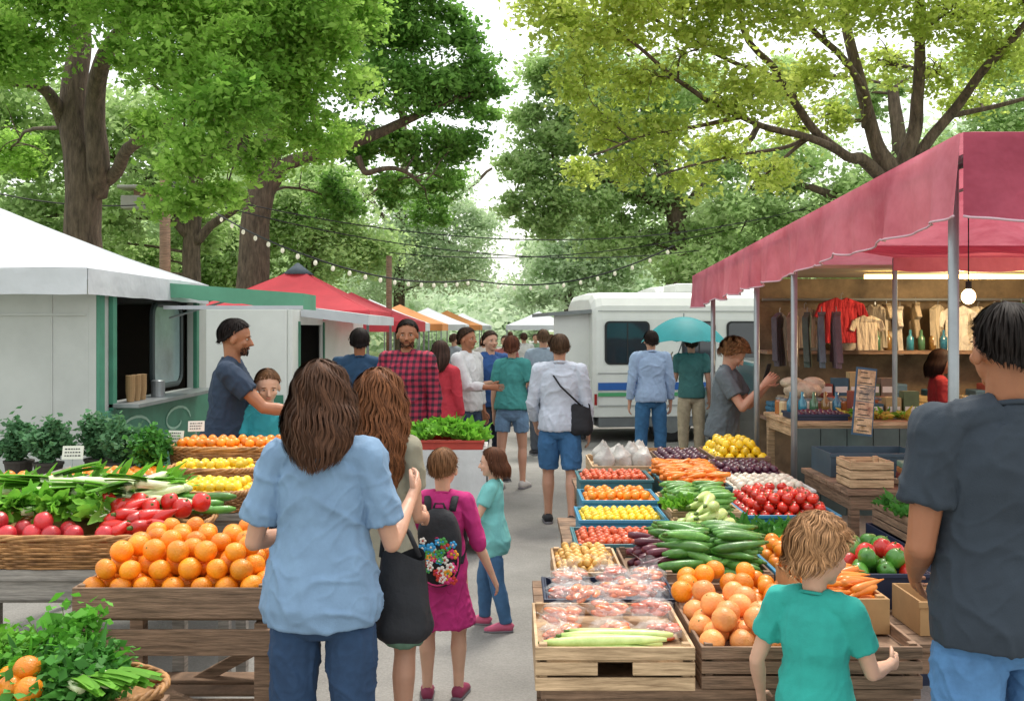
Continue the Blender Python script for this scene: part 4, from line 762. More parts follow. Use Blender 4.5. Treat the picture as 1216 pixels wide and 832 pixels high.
def table(label,x0,x1,y0,y1,z,mat=WOODD,th=.035,cloth=None,legs=True,cat='table',name='table'):
    e=empty(name,label,cat,((x0+x1)/2,(y0+y1)/2,0)); ox,oy=(x0+x1)/2,(y0+y1)/2; m=MB(); n=max(2,int((y1-y0)/.13)); 
    for i in range(n):
        a=y0-oy+(y1-y0)*i/n; m.b2(x0-ox,x1-ox,a+.004,a+(y1-y0)/n-.004,z-th,z)
    m.obj('top',mat,parent=e,bevel=.003)
    if legs:
        for xx in(x0-ox+.05,x1-ox-.05):
            for yy in(y0-oy+.05,y1-oy-.05):
                m=MB(); m.b2(xx-.028,xx+.028,yy-.028,yy+.028,0,z-th); m.obj('leg',mat,parent=e,bevel=.003)
        m=MB(); m.b2(x0-ox+.02,x1-ox-.02,y0-oy+.02,y0-oy+.045,z-th-.09,z-th-.001); m.b2(x0-ox+.02,x0-ox+.045,y0-oy+.046,y1-oy-.02,z-th-.09,z-th-.001); m.b2(x1-ox-.045,x1-ox-.02,y0-oy+.046,y1-oy-.02,z-th-.09,z-th-.001); m.obj('rail',mat,parent=e,bevel=.003)
    if cloth:
        m=MB()
        P=[(x0-ox-.01,y0-oy-.01),(x1-ox+.01,y0-oy-.01),(x1-ox+.01,y1-oy+.01),(x0-ox-.01,y1-oy+.01)]
        for i in range(4):
            a=Vector((*P[i],z+.004)); b=Vector((*P[(i+1)%4],z+.004)); nrm=Vector((b.y-a.y,a.x-b.x,0)).normalized()
            m.grid(lambda u,v:tuple(a.lerp(b,u)+nrm*(.035*v*(1+math.sin(u*(b-a).length*22+2*noise.noise(Vector((u*3,i,0))))))+Vector((0,0,-(z-.12)*v))),60,6)
        m.add([(*p,z+.004) for p in P],[(0,1,2,3)]); m.obj('tablecloth',cloth,parent=e,smooth=False)
    return e
table('display counter stacked with goods under the pink canopy',2.12,3.3,7.5,8.4,1.15,WOOD,name='display_counter',cat='counter')
m=MB(); 
for q in range(6): m.b2(2.12+.197*q,2.12+.197*q+.19,7.46,7.49,.45,1.1)
o=m.obj('counter_front_panel',M('teal_panel','4f5f5c',.75,.3,3)); top(o,'faded teal panel leaning on the display counter','panel')
def crate(label,x0,x1,y0,y1,z0,z1,mat=WOOD,slats=3,group='produce crates',fz=None,handle=True,name='wooden_crate'):
    cx,cy=(x0+x1)/2,(y0+y1)/2; hx,hy=(x1-x0)/2,(y1-y0)/2; H_=z1-z0; th=.012; m=MB(); 
    for i in range(slats):
        za=H_*i/slats+.004; zb=H_*(i+1)/slats-.004
        for sy in(-1,1):
            yc=sy*(hy-th/2)
            if handle and slats%2==1 and i==slats//2:
                m.b2(-hx,-.06,yc-th/2,yc+th/2,za,zb); m.b2(.06,hx,yc-th/2,yc+th/2,za,zb)
            else: m.b2(-hx,hx,yc-th/2,yc+th/2,za,zb)
        for sx in(-1,1): xc=sx*(hx-th/2); m.b2(xc-th/2,xc+th/2,-hy+th+.001,hy-th-.001,za,zb)
    fzz=(fz if fz is not None else z1-.05)-z0
    m.b2(-hx+th+.002,hx-th-.002,-hy+th+.002,hy-th-.002,fzz-.01,fzz)
    for sx in(-1,1):
        for sy in(-1,1): m.b2(sx*(hx-.028)-.014,sx*(hx-.028)+.014,sy*(hy-.028)-.014,sy*(hy-.028)+.014,.0,H_+.004)
    o=m.obj(name,mat,bevel=.0025,loc=(cx,cy,z0)); top(o,label,'crate',group); return (x0+.02,x1-.02,y0+.02,y1-.02,z0+fzz)
def tray(label,x0,x1,y0,y1,z0,z1,mat,group='produce trays'):
    cx,cy=(x0+x1)/2,(y0+y1)/2; hx,hy=(x1-x0)/2,(y1-y0)/2; H_=z1-z0; m=MB(); t=.008
    m.b2(-hx,hx,-hy,-hy+t,0,H_); m.b2(-hx,hx,hy-t,hy,0,H_); m.b2(-hx,-hx+t,-hy+t,hy-t,0,H_); m.b2(hx-t,hx,-hy+t,hy-t,0,H_); zf=max(.01,H_-.05); m.b2(-hx+t,hx-t,-hy+t,hy-t,zf-.008,zf)
    m.b2(-hx-.012,hx+.012,-hy-.012,-hy-.0005,H_-.018,H_+.002); m.b2(-hx-.012,-hx-.0005,-hy,hy,H_-.018,H_+.002); m.b2(hx+.0005,hx+.012,-hy,hy,H_-.018,H_+.002)
    o=m.obj('produce_tray',mat,bevel=.003,loc=(cx,cy,z0)); top(o,label,'tray',group); return (x0+.015,x1-.015,y0+.015,y1-.015,z0+zf)
def basket(label,x0,x1,y0,y1,z0,z1,rnd_=.5,mat=WICK):
    cx,cy=(x0+x1)/2,(y0+y1)/2; hx,hy=(x1-x0)/2,(y1-y0)/2; H_=z1-z0; e=empty('wicker_basket',label,'basket',(cx,cy,z0),'wicker baskets')
    ex=2/rnd_ if rnd_<1 else 2
    def loop(a,s): 
        c,q=math.cos(a),math.sin(a); p=2/ex; return Vector((hx*s*math.copysign(abs(c)**p,c),hy*s*math.copysign(abs(q)**p,q),0))
    per=2*(hx+hy)*1.7; ns=int(per/.045)//2*2; rows=max(5,int(H_/.012)); m=MB()
    for r in range(rows):
        z_=.006+(H_-.02)*r/(rows-1); s=.90+.09*r/(rows-1); pts=[]
        N_=ns*3
        for i in range(N_):
            a=2*math.pi*i/N_; ww=math.sin(math.pi*(i/3.)+math.pi*r)*.007; p=loop(a,s); nr=Vector((p.x/hx,p.y/hy,0)).normalized(); pts.append(p+nr*ww+Vector((0,0,z_)))
        m.tube(pts,[(.0062,.0062)]*len(pts),5,closed=True,ref=(0,0,1))
    m.obj('woven_side',mat,parent=e,smooth=True)
    m=MB()
    for k in range(3): m.tube([loop(2*math.pi*i/90,1.0)+Vector((0,0,H_-.012))+Vector((0,0,.009*math.sin(i*.9+k*2.1)))+loop(2*math.pi*i/90,1).normalized()*.007*math.cos(i*.9+k*2.1) for i in range(90)],.0085,6,closed=True,ref=(0,0,1))
    m.obj('rim',mat,parent=e,smooth=True)
    m=MB(); vs=[loop(2*math.pi*i/40,.93) for i in range(40)]; m.add([v+Vector((0,0,H_-.055)) for v in vs]+[v+Vector((0,0,H_-.065)) for v in vs],[tuple(range(40)),tuple(range(79,39,-1))]+[(i,40+i,40+(i+1)%40,(i+1)%40) for i in range(40)]); m.obj('base',mat,parent=e)
    return (x0+.04,x1-.04,y0+.04,y1-.04,z0+H_-.055)
# ---- produce meshes
def P_round(name,r,mat,sq=.93,stem=None,lob=0,jit=.03):
    m=MB(); m.ell((0,0,0),(r,r,r*sq),nu=18,nv=12); vs=[]
    for v in m.v:
        v=Vector(v); a=math.atan2(v.y,v.x); f=1+(lob*math.cos(4*a) if lob else 0)+jit*noise.noise(v*(2/r)*.5+Vector((r*100,0,0))); rr=math.hypot(v.x,v.y)/r
        dz=-.12*r*math.exp(-(rr*4)**2)*(1 if v.z>0 else -1); vs.append((v.x*f,v.y*f,v.z+dz))
    m.v=vs
    if stem: m.tube([(0,0,r*sq*.8),(r*.06,0,r*sq*1.12)],[r*.13,r*.07],6,mi=1); m.add([(r*.42*math.cos(q*1.256),r*.42*math.sin(q*1.256),r*sq*.90) if k==0 else (r*.12*math.cos(q*1.256+.628),r*.12*math.sin(q*1.256+.628),r*sq*.93) for q in range(5) for k in(0,1)],[tuple(range(10))],1)
    return m.mesh(name,[mat]+([stem] if stem else []),True)
def P_cit(name,r,mat,sq=.95):
    m=MB(); m.ell((0,0,0),(r,r,r*sq),nu=20,nv=12); m.v=[tuple(Vector(v)*(1+.035*noise.noise(Vector(v)*(1.6/r)))) for v in m.v]
    m.tube([(0,0,r*sq*.93),(0,0,r*sq*1.015)],[r*.10,r*.07],7,mi=1); return m.mesh(name,[mat,STEM],True)
def P_long(name,L_,r,mat,bend=.1,taper=(.5,.9,1,1,.95,.6,.2),tipm=None,n=10):
    m=MB(); k=len(taper); pts=[(-L_/2+L_*i/(k-1),bend*L_*math.sin(math.pi*i/(k-1)),0) for i in range(k)]; m.tube(pts,[r*t for t in taper],n,ref=(0,0,1))
    if tipm: m.tube([(-L_/2-.02,0,0),(-L_/2+.005,0,0)],[r*.25,r*.4],6,mi=1,ref=(0,0,1))
    return m.mesh(name,[mat]+([tipm] if tipm else []),True)
STEM=M('stem_green','4f6a2a',.6,.2,10)
OR=fruitM('orange_peel','f0800a','f89a1c',bump=.4,bs=150); OR2=fruitM('tangerine_peel','ea780e','f6981e'); GF=fruitM('grapefruit_peel','ee8c42','f6aa66',bump=.3)
TOM=fruitM('tomato_skin','c41f14','d8341c',bump=0,coat=.35,rough=.3); RADI=fruitM('radish_skin','b3202c','cf3a40',coat=.2); PLUM=fruitM('plum_skin','3a1628','5a2440',coat=.2); YEL=fruitM('yellow_skin','eabc14','f6d234',coat=.1); YPEP=fruitM('yellow_pepper','ecbf10','f6d024',coat=.4)
GAR=fruitM('garlic_skin','cfc6b4','e2dccb',bump=.2); POT=fruitM('small_potato','cf9a44','e2b464'); RED2=fruitM('red_small','c2452a','d86a3a'); ZUC=fruitM('zucchini_skin','2c6020','5a9238',rough=.38,var=.35,coat=.15); CUC=fruitM('cucumber_skin','3f7f2e','74aa50',coat=.15,var=.3); PALE=fruitM('pale_squash','a9c468','cfdf96',coat=.15); CAR=fruitM('carrot_skin','e6741a','ef9434',bump=.3,bs=30); PURP=fruitM('purple_carrot','4f2030','7a3444'); GPEP=fruitM('green_pepper','3a7a20','5a9c32',coat=.4); RPEP=fruitM('red_pepper','c01818','d82c1c',coat=.4)
me_or=[P_cit('orange',.045,OR),P_cit('orange',.042,OR,.9)]; me_orm=[P_cit('orange',.036,OR2)]; me_orsm=[P_cit('small_orange',.029,OR2)]; me_ors=[P_cit('tangerine',.025,OR2)]; me_gf=[P_cit('grapefruit',.046,GF)]
me_tom=[P_round('tomato',.032,TOM,.85,stem=STEM)]; me_rad=[P_round('radish',.042,RADI,1.05)]; me_plum=[P_round('plum',.026,PLUM,1.1)]; me_yel=[P_round('lemon',.026,YEL,1.15)]; me_yp=[P_round('yellow_pepper',.034,YPEP,1.1,stem=STEM,lob=.08)]
me_gar=[P_round('garlic_bulb',.027,GAR,.9,lob=.05)]; me_pot=[P_round('potato',.019,POT,.85,jit=.1)]; me_rs=[P_round('small_tomato',.019,RED2)]; me_ys=[P_round('yellow_plum',.019,YEL)]
TP=(.45,.6,.85,1,1.02,.9,.35)
me_zuc=[P_long('zucchini',.24,.024,ZUC,.06,TP,tipm=STEM,n=12),P_long('zucchini',.20,.021,ZUC,-.07,TP,tipm=STEM,n=12),P_long('zucchini',.22,.022,CUC,.1,TP,tipm=STEM,n=12)]; me_cuc=[P_long('cucumber',.19,.019,CUC,.09,(.4,.85,1,1,1,.85,.35)),P_long('cucumber',.16,.018,CUC,-.05,(.4,.85,1,1,1,.85,.35))]
me_pale=[P_long('pale_squash',.18,.028,PALE,.03,(.3,.45,.6,.85,1.05,1,.4),tipm=STEM,n=12)]; me_car=[P_long('carrot',.15,.017,CAR,.02,(.8,1,.95,.8,.6,.35,.08))]; me_purp=[P_long('purple_carrot',.20,.020,PURP,.03,(.7,1,.95,.8,.6,.35,.1))]
me_lg=[P_long('long_squash',.40,.019,PALE,.02,(.5,.85,1,1,.95,.8,.4),tipm=STEM,n=12),P_long('long_squash',.36,.017,PALE,-.03,(.5,.85,1,1,.95,.8,.4),tipm=STEM,n=12)]
me_gp=[P_round('green_pepper',.042,GPEP,1.15,stem=STEM,lob=.09)]; me_rp=[P_round('red_pepper',.044,RPEP,1.15,stem=STEM,lob=.09)]; me_rpl=[P_long('red_pepper',.16,.032,RPEP,.08,(.7,1,.95,.8,.55,.3,.08),tipm=STEM)]
rq=random.Random(5)
def put(me,name,lab,cat,loc,rot,group):
    o=bpy.data.objects.new(name,me); o.location=loc; o.rotation_euler=rot; COL.objects.link(o); top(o,lab,cat,group); return o
def fill(cr,mes,r,name,lab,layers=2,cat=None,tilt=.5):
    x0,x1,y0,y1,zf=cr; 
    for k in range(layers):
        ins=r*1.25*k; xa,xb,ya,yb=x0+r+ins*.8,x1-r-ins*.8,y0+r+ins*.6,y1-r-ins*.6
        nx=max(1,int((xb-xa)/(2*r))+1); ny=max(1,int((yb-ya)/(1.85*r))+1)
        for j in range(ny):
            for i in range(nx):
                x=xa+(xb-xa)*(i/(max(1,nx-1)))+(r*.5 if j%2 else -r*.5)*(.6); y=ya+(yb-ya)*j/max(1,ny-1)
                if k and rq.random()<.12: continue
                put(rq.choice(mes),name,lab,cat or name.replace('_',' '),(x+rq.gauss(0,r*.14),y+rq.gauss(0,r*.14),zf+r*.93+k*r*1.4+rq.uniform(0,.2)*r),(rq.gauss(0,tilt),rq.gauss(0,tilt),rq.uniform(0,6.28)),name.replace('_',' ')+' heaped in market crates')
def filllong(cr,mes,r,L_,name,lab,ang=0,layers=2,spread=.12,cat=None):
    x0,x1,y0,y1,zf=cr; horizontal=abs(math.sin(ang))<.7
    for k in range(layers):
        a0,a1,b0,b1=(y0,y1,x0,x1) if horizontal else (x0,x1,y0,y1)
        n=max(1,int((a1-a0-2*r*(k+1))/(2.0*r))); nb=max(1,round((b1-b0)/(L_*.98)))
        for i in range(n):
            for b in range(nb):
                a=a0+r*(1+k)+(a1-a0-2*r*(1+k))*(i+.5)/n; bb=b0+(b1-b0)*(b+.5)/nb+rq.gauss(0,.016)
                p=(bb,a) if horizontal else (a,bb)
                put(rq.choice(mes),name,lab,cat or name.replace('_',' '),(p[0],p[1],zf+r+k*r*1.7+rq.uniform(0,.4)*r),(0,rq.gauss(0,.09),ang+rq.gauss(0,spread)+(math.pi if rq.random()<.4 else 0)),name.replace('_',' ')+' in market crates')
def leafy(name,lab,c,rad,n,ln,wd,mat,up=.6,seed=1,stalk=None,cat=None,group=None,dirb=None,curl=.5):
    rd=random.Random(seed); m=MB(); c=Vector(c)
    for i in range(n):
        a=rd.uniform(0,6.283); rr=rad*math.sqrt(rd.random()); b=Vector((rr*math.cos(a),rr*math.sin(a)*.8,rd.uniform(0,.3)*rad))
        d=Vector((math.cos(a)*(1-up)+rd.gauss(0,.25),math.sin(a)*(1-up)+rd.gauss(0,.25),up+rd.gauss(0,.15)))
        if dirb: d=Vector(dirb)+Vector((rd.gauss(0,.25),rd.gauss(0,.25),rd.gauss(0,.2)))
        d.normalize(); l=ln*rd.uniform(.6,1.15); side=d.cross(Vector((rd.gauss(0,1),rd.gauss(0,1),.4))).normalized(); p=b.copy(); seg=6; vs=[]; hw=rd.random()*6
        for j in range(seg+1):
            t=j/seg; wv=wd*(math.sin(math.pi*(.12+.86*t))**.8)*(1+.25*rd.uniform(-1,1)); nrm=side.cross(d); vs+=[p+side*wv+nrm*wv*(.35+.5*math.sin(hw+j*1.9)),p+nrm*(-wv*.1),p-side*wv+nrm*wv*(.35+.5*math.sin(hw+2+j*2.1))]
            d=(d+Vector((0,0,-curl/seg*(.4+t)))+Vector((rd.gauss(0,.07),rd.gauss(0,.07),0))).normalized(); p=p+d*(l/seg)
        fs=[]
        for j in range(seg): fs+=[(3*j,3*j+1,3*j+4,3*j+3),(3*j+1,3*j+2,3*j+5,3*j+4)]
        m.add(vs,fs,0)
        if stalk: m.tube([b,Vector(vs[7])],[.007,.003],5,mi=1)
    o=m.obj(name,[mat]+([stalk] if stalk else []),smooth=True,loc=c); top(o,lab,cat or name.replace('_',' '),group); return o
VL1=leafM('salad_leaf','4f9424','8cc448',.35,.35); VL2=leafM('herb_leaf','336f28','5a9a40',.3,.35); VL3=leafM('bluegreen_leaf','3f6c48','6a9a68',.35,.35); STK=M('pale_stalk','b9cf8a',.5,.15,20,col2='e4ead0')
def herb(lab,c,rad,hgt,n,mat=VL2,seed=1,name='herb_bunch',size=.03,nsp=46,sprd=1.0):
    """sprigs radiating from the base, leaflets along each sprig"""
    rd=random.Random(seed); rng=np.random.default_rng(seed); m=MB(); pts=[]; per=n//nsp
    for i in range(nsp):
        a=rd.uniform(0,6.283); el=rd.uniform(.1,1.0)*sprd; l=rd.uniform(.6,1.15); p=Vector((0,0,0)); d=Vector((math.cos(a)*el,math.sin(a)*el,1.0)).normalized(); sp=[p.copy()]
        for j in range(6):
            d=(d+Vector((math.cos(a)*.12*el,math.sin(a)*.12*el,-.10*el))+Vector((rd.gauss(0,.10),rd.gauss(0,.10),0))).normalized(); st=Vector((d.x*rad*2.0,d.y*rad*2.0,d.z*hgt*1.15))*l/6; p=p+st; sp.append(p.copy())
        m.tube(sp,[.0024]*3+[.0015]*4,4)
        t=rng.random(per)**.55*5.999; k=t.astype(int); S=np.array([list(q) for q in sp]); f=(t-k)[:,None]; q=S[k]*(1-f)+S[k+1]*f; q+=rng.normal(size=(per,3))*(size*.35+size*.35*(t/6)[:,None]); pts.append(q)
    P=np.concatenate(pts); me=leafmesh(name,P,size,mat,rng,droop=-.1,wid=.36); o=bpy.data.objects.new(name,me); COL.objects.link(o); o.location=c; top(o,lab,'herbs','bunches of herbs')
    m.obj('stems',STEM,parent=o); return o
def leek(lab,c,L_,ang,seed,pitch=0.0,rs=1.0):
    rd=random.Random(seed); m=MB(); m.tube([(-L_*.5,0,0),(-L_*.42,0,0),(-L_*.1,0,0),(L_*.18,0,0)],[.013*rs,.019*rs,.017*rs,.020*rs],10,mi=0,ref=(0,0,1))
    for i in range(8):
        s=rd.uniform(-.3,.3); vs=[]; z1=rd.uniform(.2,1)
        for j in range(6):
            t=j/5; x=L_*(.10+.48*t); w_=(.019*(1-.6*t)+.003)*rs; y=s*.35*t*L_; z=.01+.035*t*z1-.02*t*t+.003*i; vs+=[(x,y-w_,z),(x,y,z-.006),(x,y+w_,z)]
        m.add(vs,[f for j in range(5) for f in((3*j,3*j+1,3*j+4,3*j+3),(3*j+1,3*j+2,3*j+5,3*j+4))],1)
    o=m.obj('leek',[M('leek_white','c4d48e',.45,.15,8,scale=(1,8,8),col2='e4ecc8'),VL1],smooth=True,loc=c); o.rotation_euler=(0,pitch,ang); top(o,lab,'leek','leeks'); return o
# ================================================================ RIGHT DISPLAY
table('wooden produce table carrying the front crates',.10,1.42,3.45,4.95,.60); table('wooden produce table in the middle of the display',.30,1.95,5.02,6.6,.60); table('wooden produce table at the back of the display',.50,1.95,6.68,8.35,.60); table('low side table beside the crates',1.46,2.0,4.4,4.98,.60)
zt=.602
crate('pale wooden crate with hand slot holding bagged meat',.08,.63,3.42,3.98,zt,.76,WOOD)
MEAT=M('bagged_produce','d2501e',.3,.25,16,bump=.6,bs=22,coat=.8,col2='e8843c',bdist=.02); MEAT2=M('bagged_produce_dark','b03414',.3,.25,14,bump=.6,bs=22,coat=.8,col2='d4602c',bdist=.02)
FILM3=M('clear_wrap','f0eeec',.06,.05,9,bump=1,bs=14,coat=1,spec=1,bdist=.05,alpha=.15)
def meatbag(x,y,z,rz,w_=.175,l_=.135,hh=.055,mat=None,seed=0,tilt=0):
    e=empty('meat_bag','clear plastic bag of orange-red sliced meat','bag of meat',(x,y,z),'plastic bags of meat'); e.rotation_euler=(tilt,0,rz)
    m=MB(); rd=random.Random(seed)
    for q in range(12):
        cx_=rd.uniform(-.050,.050); cy_=rd.uniform(-.034,.034); m.ell((cx_,cy_,hh*.25+.0035*q),(.034,.016,.011),nu=12,nv=7,rot=Matrix.Rotation(rd.uniform(-.4,.4)+.5*math.sin(seed),3,'Z')@Matrix.Rotation(rd.uniform(-.2,.2),3,'X'))
    m.obj('meat_slices',mat,parent=e,smooth=True)
    def fn(u,v,s):
        a,b=2*u-1,2*v-1; e_=max(0,(1-abs(a)**3)*(1-abs(b)**3)); q=noise.noise(Vector((a*5+seed,b*5,s)))*.018; return (a*w_/2*(1-.06*abs(b)),b*l_/2,s*(hh/2+.008)*e_**.6+q*e_+hh/2)
    m=MB(); m.grid(lambda u,v:fn(u,v,1),24,20); m.grid(lambda u,v:((2*u-1)*w_*(.5-.30*math.sin(v*3.1)),l_/2-.004+.05*v,hh*.5+.045*v+.012*math.sin(u*13+seed)*v),14,5); m.obj('clear_film',FILM3,parent=e,smooth=True)
    return e
k=0
for (x,y,z,rz,t_) in ((.18,3.62,.71,.15,0),(.36,3.64,.715,-.2,.15),(.54,3.65,.71,.3,.05),(.19,3.79,.735,-.25,.2),(.37,3.82,.745,.3,.15),(.54,3.85,.735,-.15,.25),(.27,3.90,.79,.6,.2),(.46,3.93,.79,-.4,.2)):
    k+=1; meatbag(x,y,z,rz,seed=k,mat=MEAT if k%3 else MEAT2,tilt=t_)
for i in range(8): put(me_lg[i%2],'long_squash','long pale green squash laid along the crate','squash',(.31+.012*(i%4)+(.04 if i>4 else 0),3.458+.034*(i%4)+.01*(i//4),.732+.030*(i//4)),(0,.02*(i%4)-.03,rq.gauss(0,.05)),'long pale squashes')
tray('dark tray of bagged meat',.14,.66,4.02,4.38,zt,.76,NAVY)
for (x,y,z,rz,t_) in ((.22,4.13,.725,.2,.1),(.40,4.15,.725,-.3,.1),(.57,4.16,.725,.1,.2),(.25,4.29,.75,0,.2),(.43,4.30,.76,.3,.2),(.58,4.30,.75,-.3,.2)):
    k+=1; meatbag(x,y,z,rz,seed=k,mat=MEAT2 if k%2 else MEAT,tilt=t_)
c=crate('wooden crate of small golden potatoes',.19,.50,4.43,4.93,zt,.77,WOOD); fill(c,me_pot,.019,'potato','small golden potato in a crate',3,tilt=1)
c=crate('crate of purple carrots',.52,.84,4.43,4.98,zt,.76,WOODD); filllong(c,me_purp,.020,.20,'purple_carrot','dark purple carrot in a crate',.5,4,.25)
c=tray('blue tray of red small tomatoes',.33,.85,5.04,5.48,zt,.76,TEALP); fill(c,me_rs,.019,'small_tomato','small red-orange tomato in a tray',2,tilt=1)
c=tray('blue tray of yellow plums',.38,.86,5.52,5.94,zt,.79,BLUEP); fill(c,me_ys,.019,'yellow_plum','small yellow plum in a tray',2,tilt=1)
c=tray('blue tray of orange tangerines',.43,.88,5.98,6.40,zt,.82,BLUEP); fill(c,me_ors,.025,'tangerine','small orange tangerine in a tray',2,tilt=1)
c=tray('teal tray of small red tomatoes',.46,.94,6.66,7.1,zt,.84,TEALP); fill(c,me_rs,.022,'small_tomato','small red-orange tomato in a tray',2,tilt=1)
crate('wooden crate of white plastic bags',.58,1.08,7.2,7.85,zt,.86,WOOD)
WB=M('white_plastic_bag','c9c7c2',.35,.15,10,bump=.8,bs=14,trans=.3,bdist=.03)
for i,(x,y) in enumerate(((.68,7.32),(.82,7.35),(.95,7.34),(.75,7.55),(.9,7.6),(.70,7.72),(.97,7.7))):
    m=MB(); m.grid(lambda u,v:(.085*(math.sin(math.pi*min(v,.8)/.8*.62+.5)*(1-.75*max(0,v-.55)/.45))*math.cos(6.283*u)*(1+.22*noise.noise(Vector((math.cos(6.283*u)*2,math.sin(6.283*u)*2,i+v*3)))),(.075*(1-.7*max(0,v-.55)/.45))*math.sin(6.283*u)*(1+.2*noise.noise(Vector((math.cos(6.283*u)*2,math.sin(6.283*u)*2,i+5+v*3)))),.175*v+.02*math.sin(u*20)*max(0,v-.7)),28,12); o=m.obj('plastic_bag',WB,smooth=True,loc=(x,y,.812)); o.rotation_euler=(rq.gauss(0,.15),rq.gauss(0,.15),rq.random()*6); top(o,'knotted white plastic bag in a wooden crate','plastic bag','white plastic bags')
c=crate('wooden crate heaped with dark green zucchini',.67,1.16,4.40,5.00,zt,.77,WOODD); filllong(c,me_zuc,.0225,.22,'zucchini','dark green zucchini heaped in a crate',-.3,5,.32)
c=crate('crate of pale green squash',.88,1.22,5.06,5.55,zt,.80,WOOD); filllong(c,me_pale,.028,.18,'pale_squash','pale green summer squash',1.2,4,.4)
c=crate('crate of green cucumbers',.90,1.30,5.62,6.28,zt,.82,WOOD); filllong(c,me_cuc,.0195,.18,'cucumber','green cucumber in a crate',.3,4,.4)
c=tray('tray of orange carrots',1.0,1.40,6.36,7.3,zt,.84,TEALP); filllong(c,me_car,.017,.15,'carrot','orange carrot in a tray',.4,4,.4)
c=crate('crate of dark plums',1.12,1.52,7.4,8.1,zt,.86,WOODD); fill(c,me_plum,.026,'plum','dark purple plum heaped in a crate',2)
c=crate('crate of glossy dark plums beside garlic',1.45,1.92,6.95,7.5,zt,.84,WOODD); fill(c,me_plum,.026,'plum','dark purple plum heaped in a crate',2)
c=crate('crate of yellow bell peppers',1.55,1.98,7.6,8.28,zt,.87,WOODD); fill(c,me_yp,.034,'yellow_pepper','yellow bell pepper in a crate',3)
c=tray('pale tray of garlic bulbs',1.42,1.93,6.36,6.9,zt,.82,WHITEP); fill(c,me_gar,.027,'garlic_bulb','white garlic bulb in a tray',2)
c=tray('blue tray of red tomatoes',1.34,1.86,5.66,6.3,zt,.79,BLUEP); fill(c,me_tom,.032,'tomato','ripe red tomato with green stem',3)
tray('dark tray of leafy greens',1.24,1.66,5.06,5.6,zt,.75,NAVY)
for i in range(6): leafy('leafy_greens','dark green leafy vegetable in a tray',(1.32+.13*(i%3),5.18+.26*(i//3),.70),.08,44,.14,.022,VL2,.5,seed=40+i,group='bunches of leafy greens')
c=tray('blue tray of oranges',1.18,1.50,4.43,4.98,zt,.77,BLUEP); fill(c,me_orm,.036,'orange','small bright orange in a tray',2)
c=tray('dark tray of green peppers',1.53,1.86,4.43,4.96,zt,.76,NAVY); fill(c,me_gp+me_gp+me_gp+me_rp,.042,'bell_pepper','green bell pepper in a tray',2)
c=crate('dark wooden crate of oranges and grapefruit with hand slot',.655,1.42,3.44,4.30,zt,.755,WOODD,slats=3); fill((c[0],c[0]+.30,c[2],c[3]-.30,c[4]),me_gf,.046,'grapefruit','pink-orange grapefruit in a crate',2); fill((c[0]+.30,c[0]+.50,c[2],c[3],c[4]),me_orm,.036,'orange','bright orange in the dark crate',2)
c2=crate('cardboard carton of carrots set in the crate',1.13,1.405,3.70,4.27,.71,.85,CARD,slats=1,handle=False); filllong(c2,me_car,.017,.15,'carrot','orange carrot in a carton',.2,3,.3)
for i,(x,y) in enumerate(((.72,4.08),(.80,4.14),(.90,4.10),(.98,4.18),(.74,4.20),(.86,4.22),(.68,3.98),(.93,4.00))): put(me_or[i%2],'orange','bright orange on top of the crate','orange',(x,y,.80+.03*(i%2)),(rq.random(),rq.random(),0),'oranges')
for i in range(3): leafy('lettuce','loose green lettuce between the crates',(.90+.06*(i%3),5.58,.85),.05,18,.08,.020,VL1,.5,seed=60+i,group='lettuces')
def boxobj(name,lab,cat,x0,x1,y0,y1,z0,z1,mat,bev=.006):
    m=MB(); cx,cy=(x0+x1)/2,(y0+y1)/2; t=.01; hx,hy=(x1-x0)/2,(y1-y0)/2; H_=z1-z0
    m.b2(-hx,hx,-hy,-hy+t,0,H_); m.b2(-hx,hx,hy-t,hy,0,H_); m.b2(-hx,-hx+t,-hy+t,hy-t,0,H_); m.b2(hx-t,hx,-hy+t,hy-t,0,H_); m.b2(-hx+t,hx-t,-hy+t,hy-t,.005,.015); 
    m.b2(-hx-.008,hx+.008,-hy-.008,-hy-.0005,H_-.025,H_); m.b2(-hx*.4,hx*.4,-hy-.004,-hy-.0005,H_*.55,H_*.72)
    o=m.obj(name,mat,bevel=bev,loc=(cx,cy,z0)); top(o,lab,cat); return o
table('tall narrow display stand with stacked boxes',2.06,3.0,6.1,7.1,.86,WOODD,name='display_stand',cat='stand')
boxobj('plastic_box','blue-grey plastic box on the display stand','box',2.12,2.75,6.62,7.05,.862,1.02,M('slate_plastic','3a4f5c',.5,.2,5))
crate('small wooden crate standing on the stand',2.09,2.36,6.15,6.42,.862,1.03,WOOD,slats=3,handle=False)
boxobj('storage_box','dark blue plastic storage box on another','box',2.06,2.55,5.2,5.8,.46,.72,NAVY); boxobj('storage_box','dark blue plastic storage box on the ground','box',2.06,2.6,5.15,5.85,.0,.45,NAVY)
c=crate('wooden crate of greens stacked by the post',2.08,2.5,5.22,5.75,.722,.86,WOODD,handle=False)
for i in range(4): leafy('leafy_greens','leafy greens in the crate by the post',(2.18+.2*(i%2),5.35+.25*(i//2),.82),.08,30,.12,.02,VL2,.5,seed=440+i,group='bunches of leafy greens')
boxobj('cardboard_box','brown cardboard box by the post','box',1.66,1.98,4.05,4.35,.60,.74,CARD)
table('low shelf under the cardboard box',1.5,2.05,3.95,4.36,.598,WOODD)
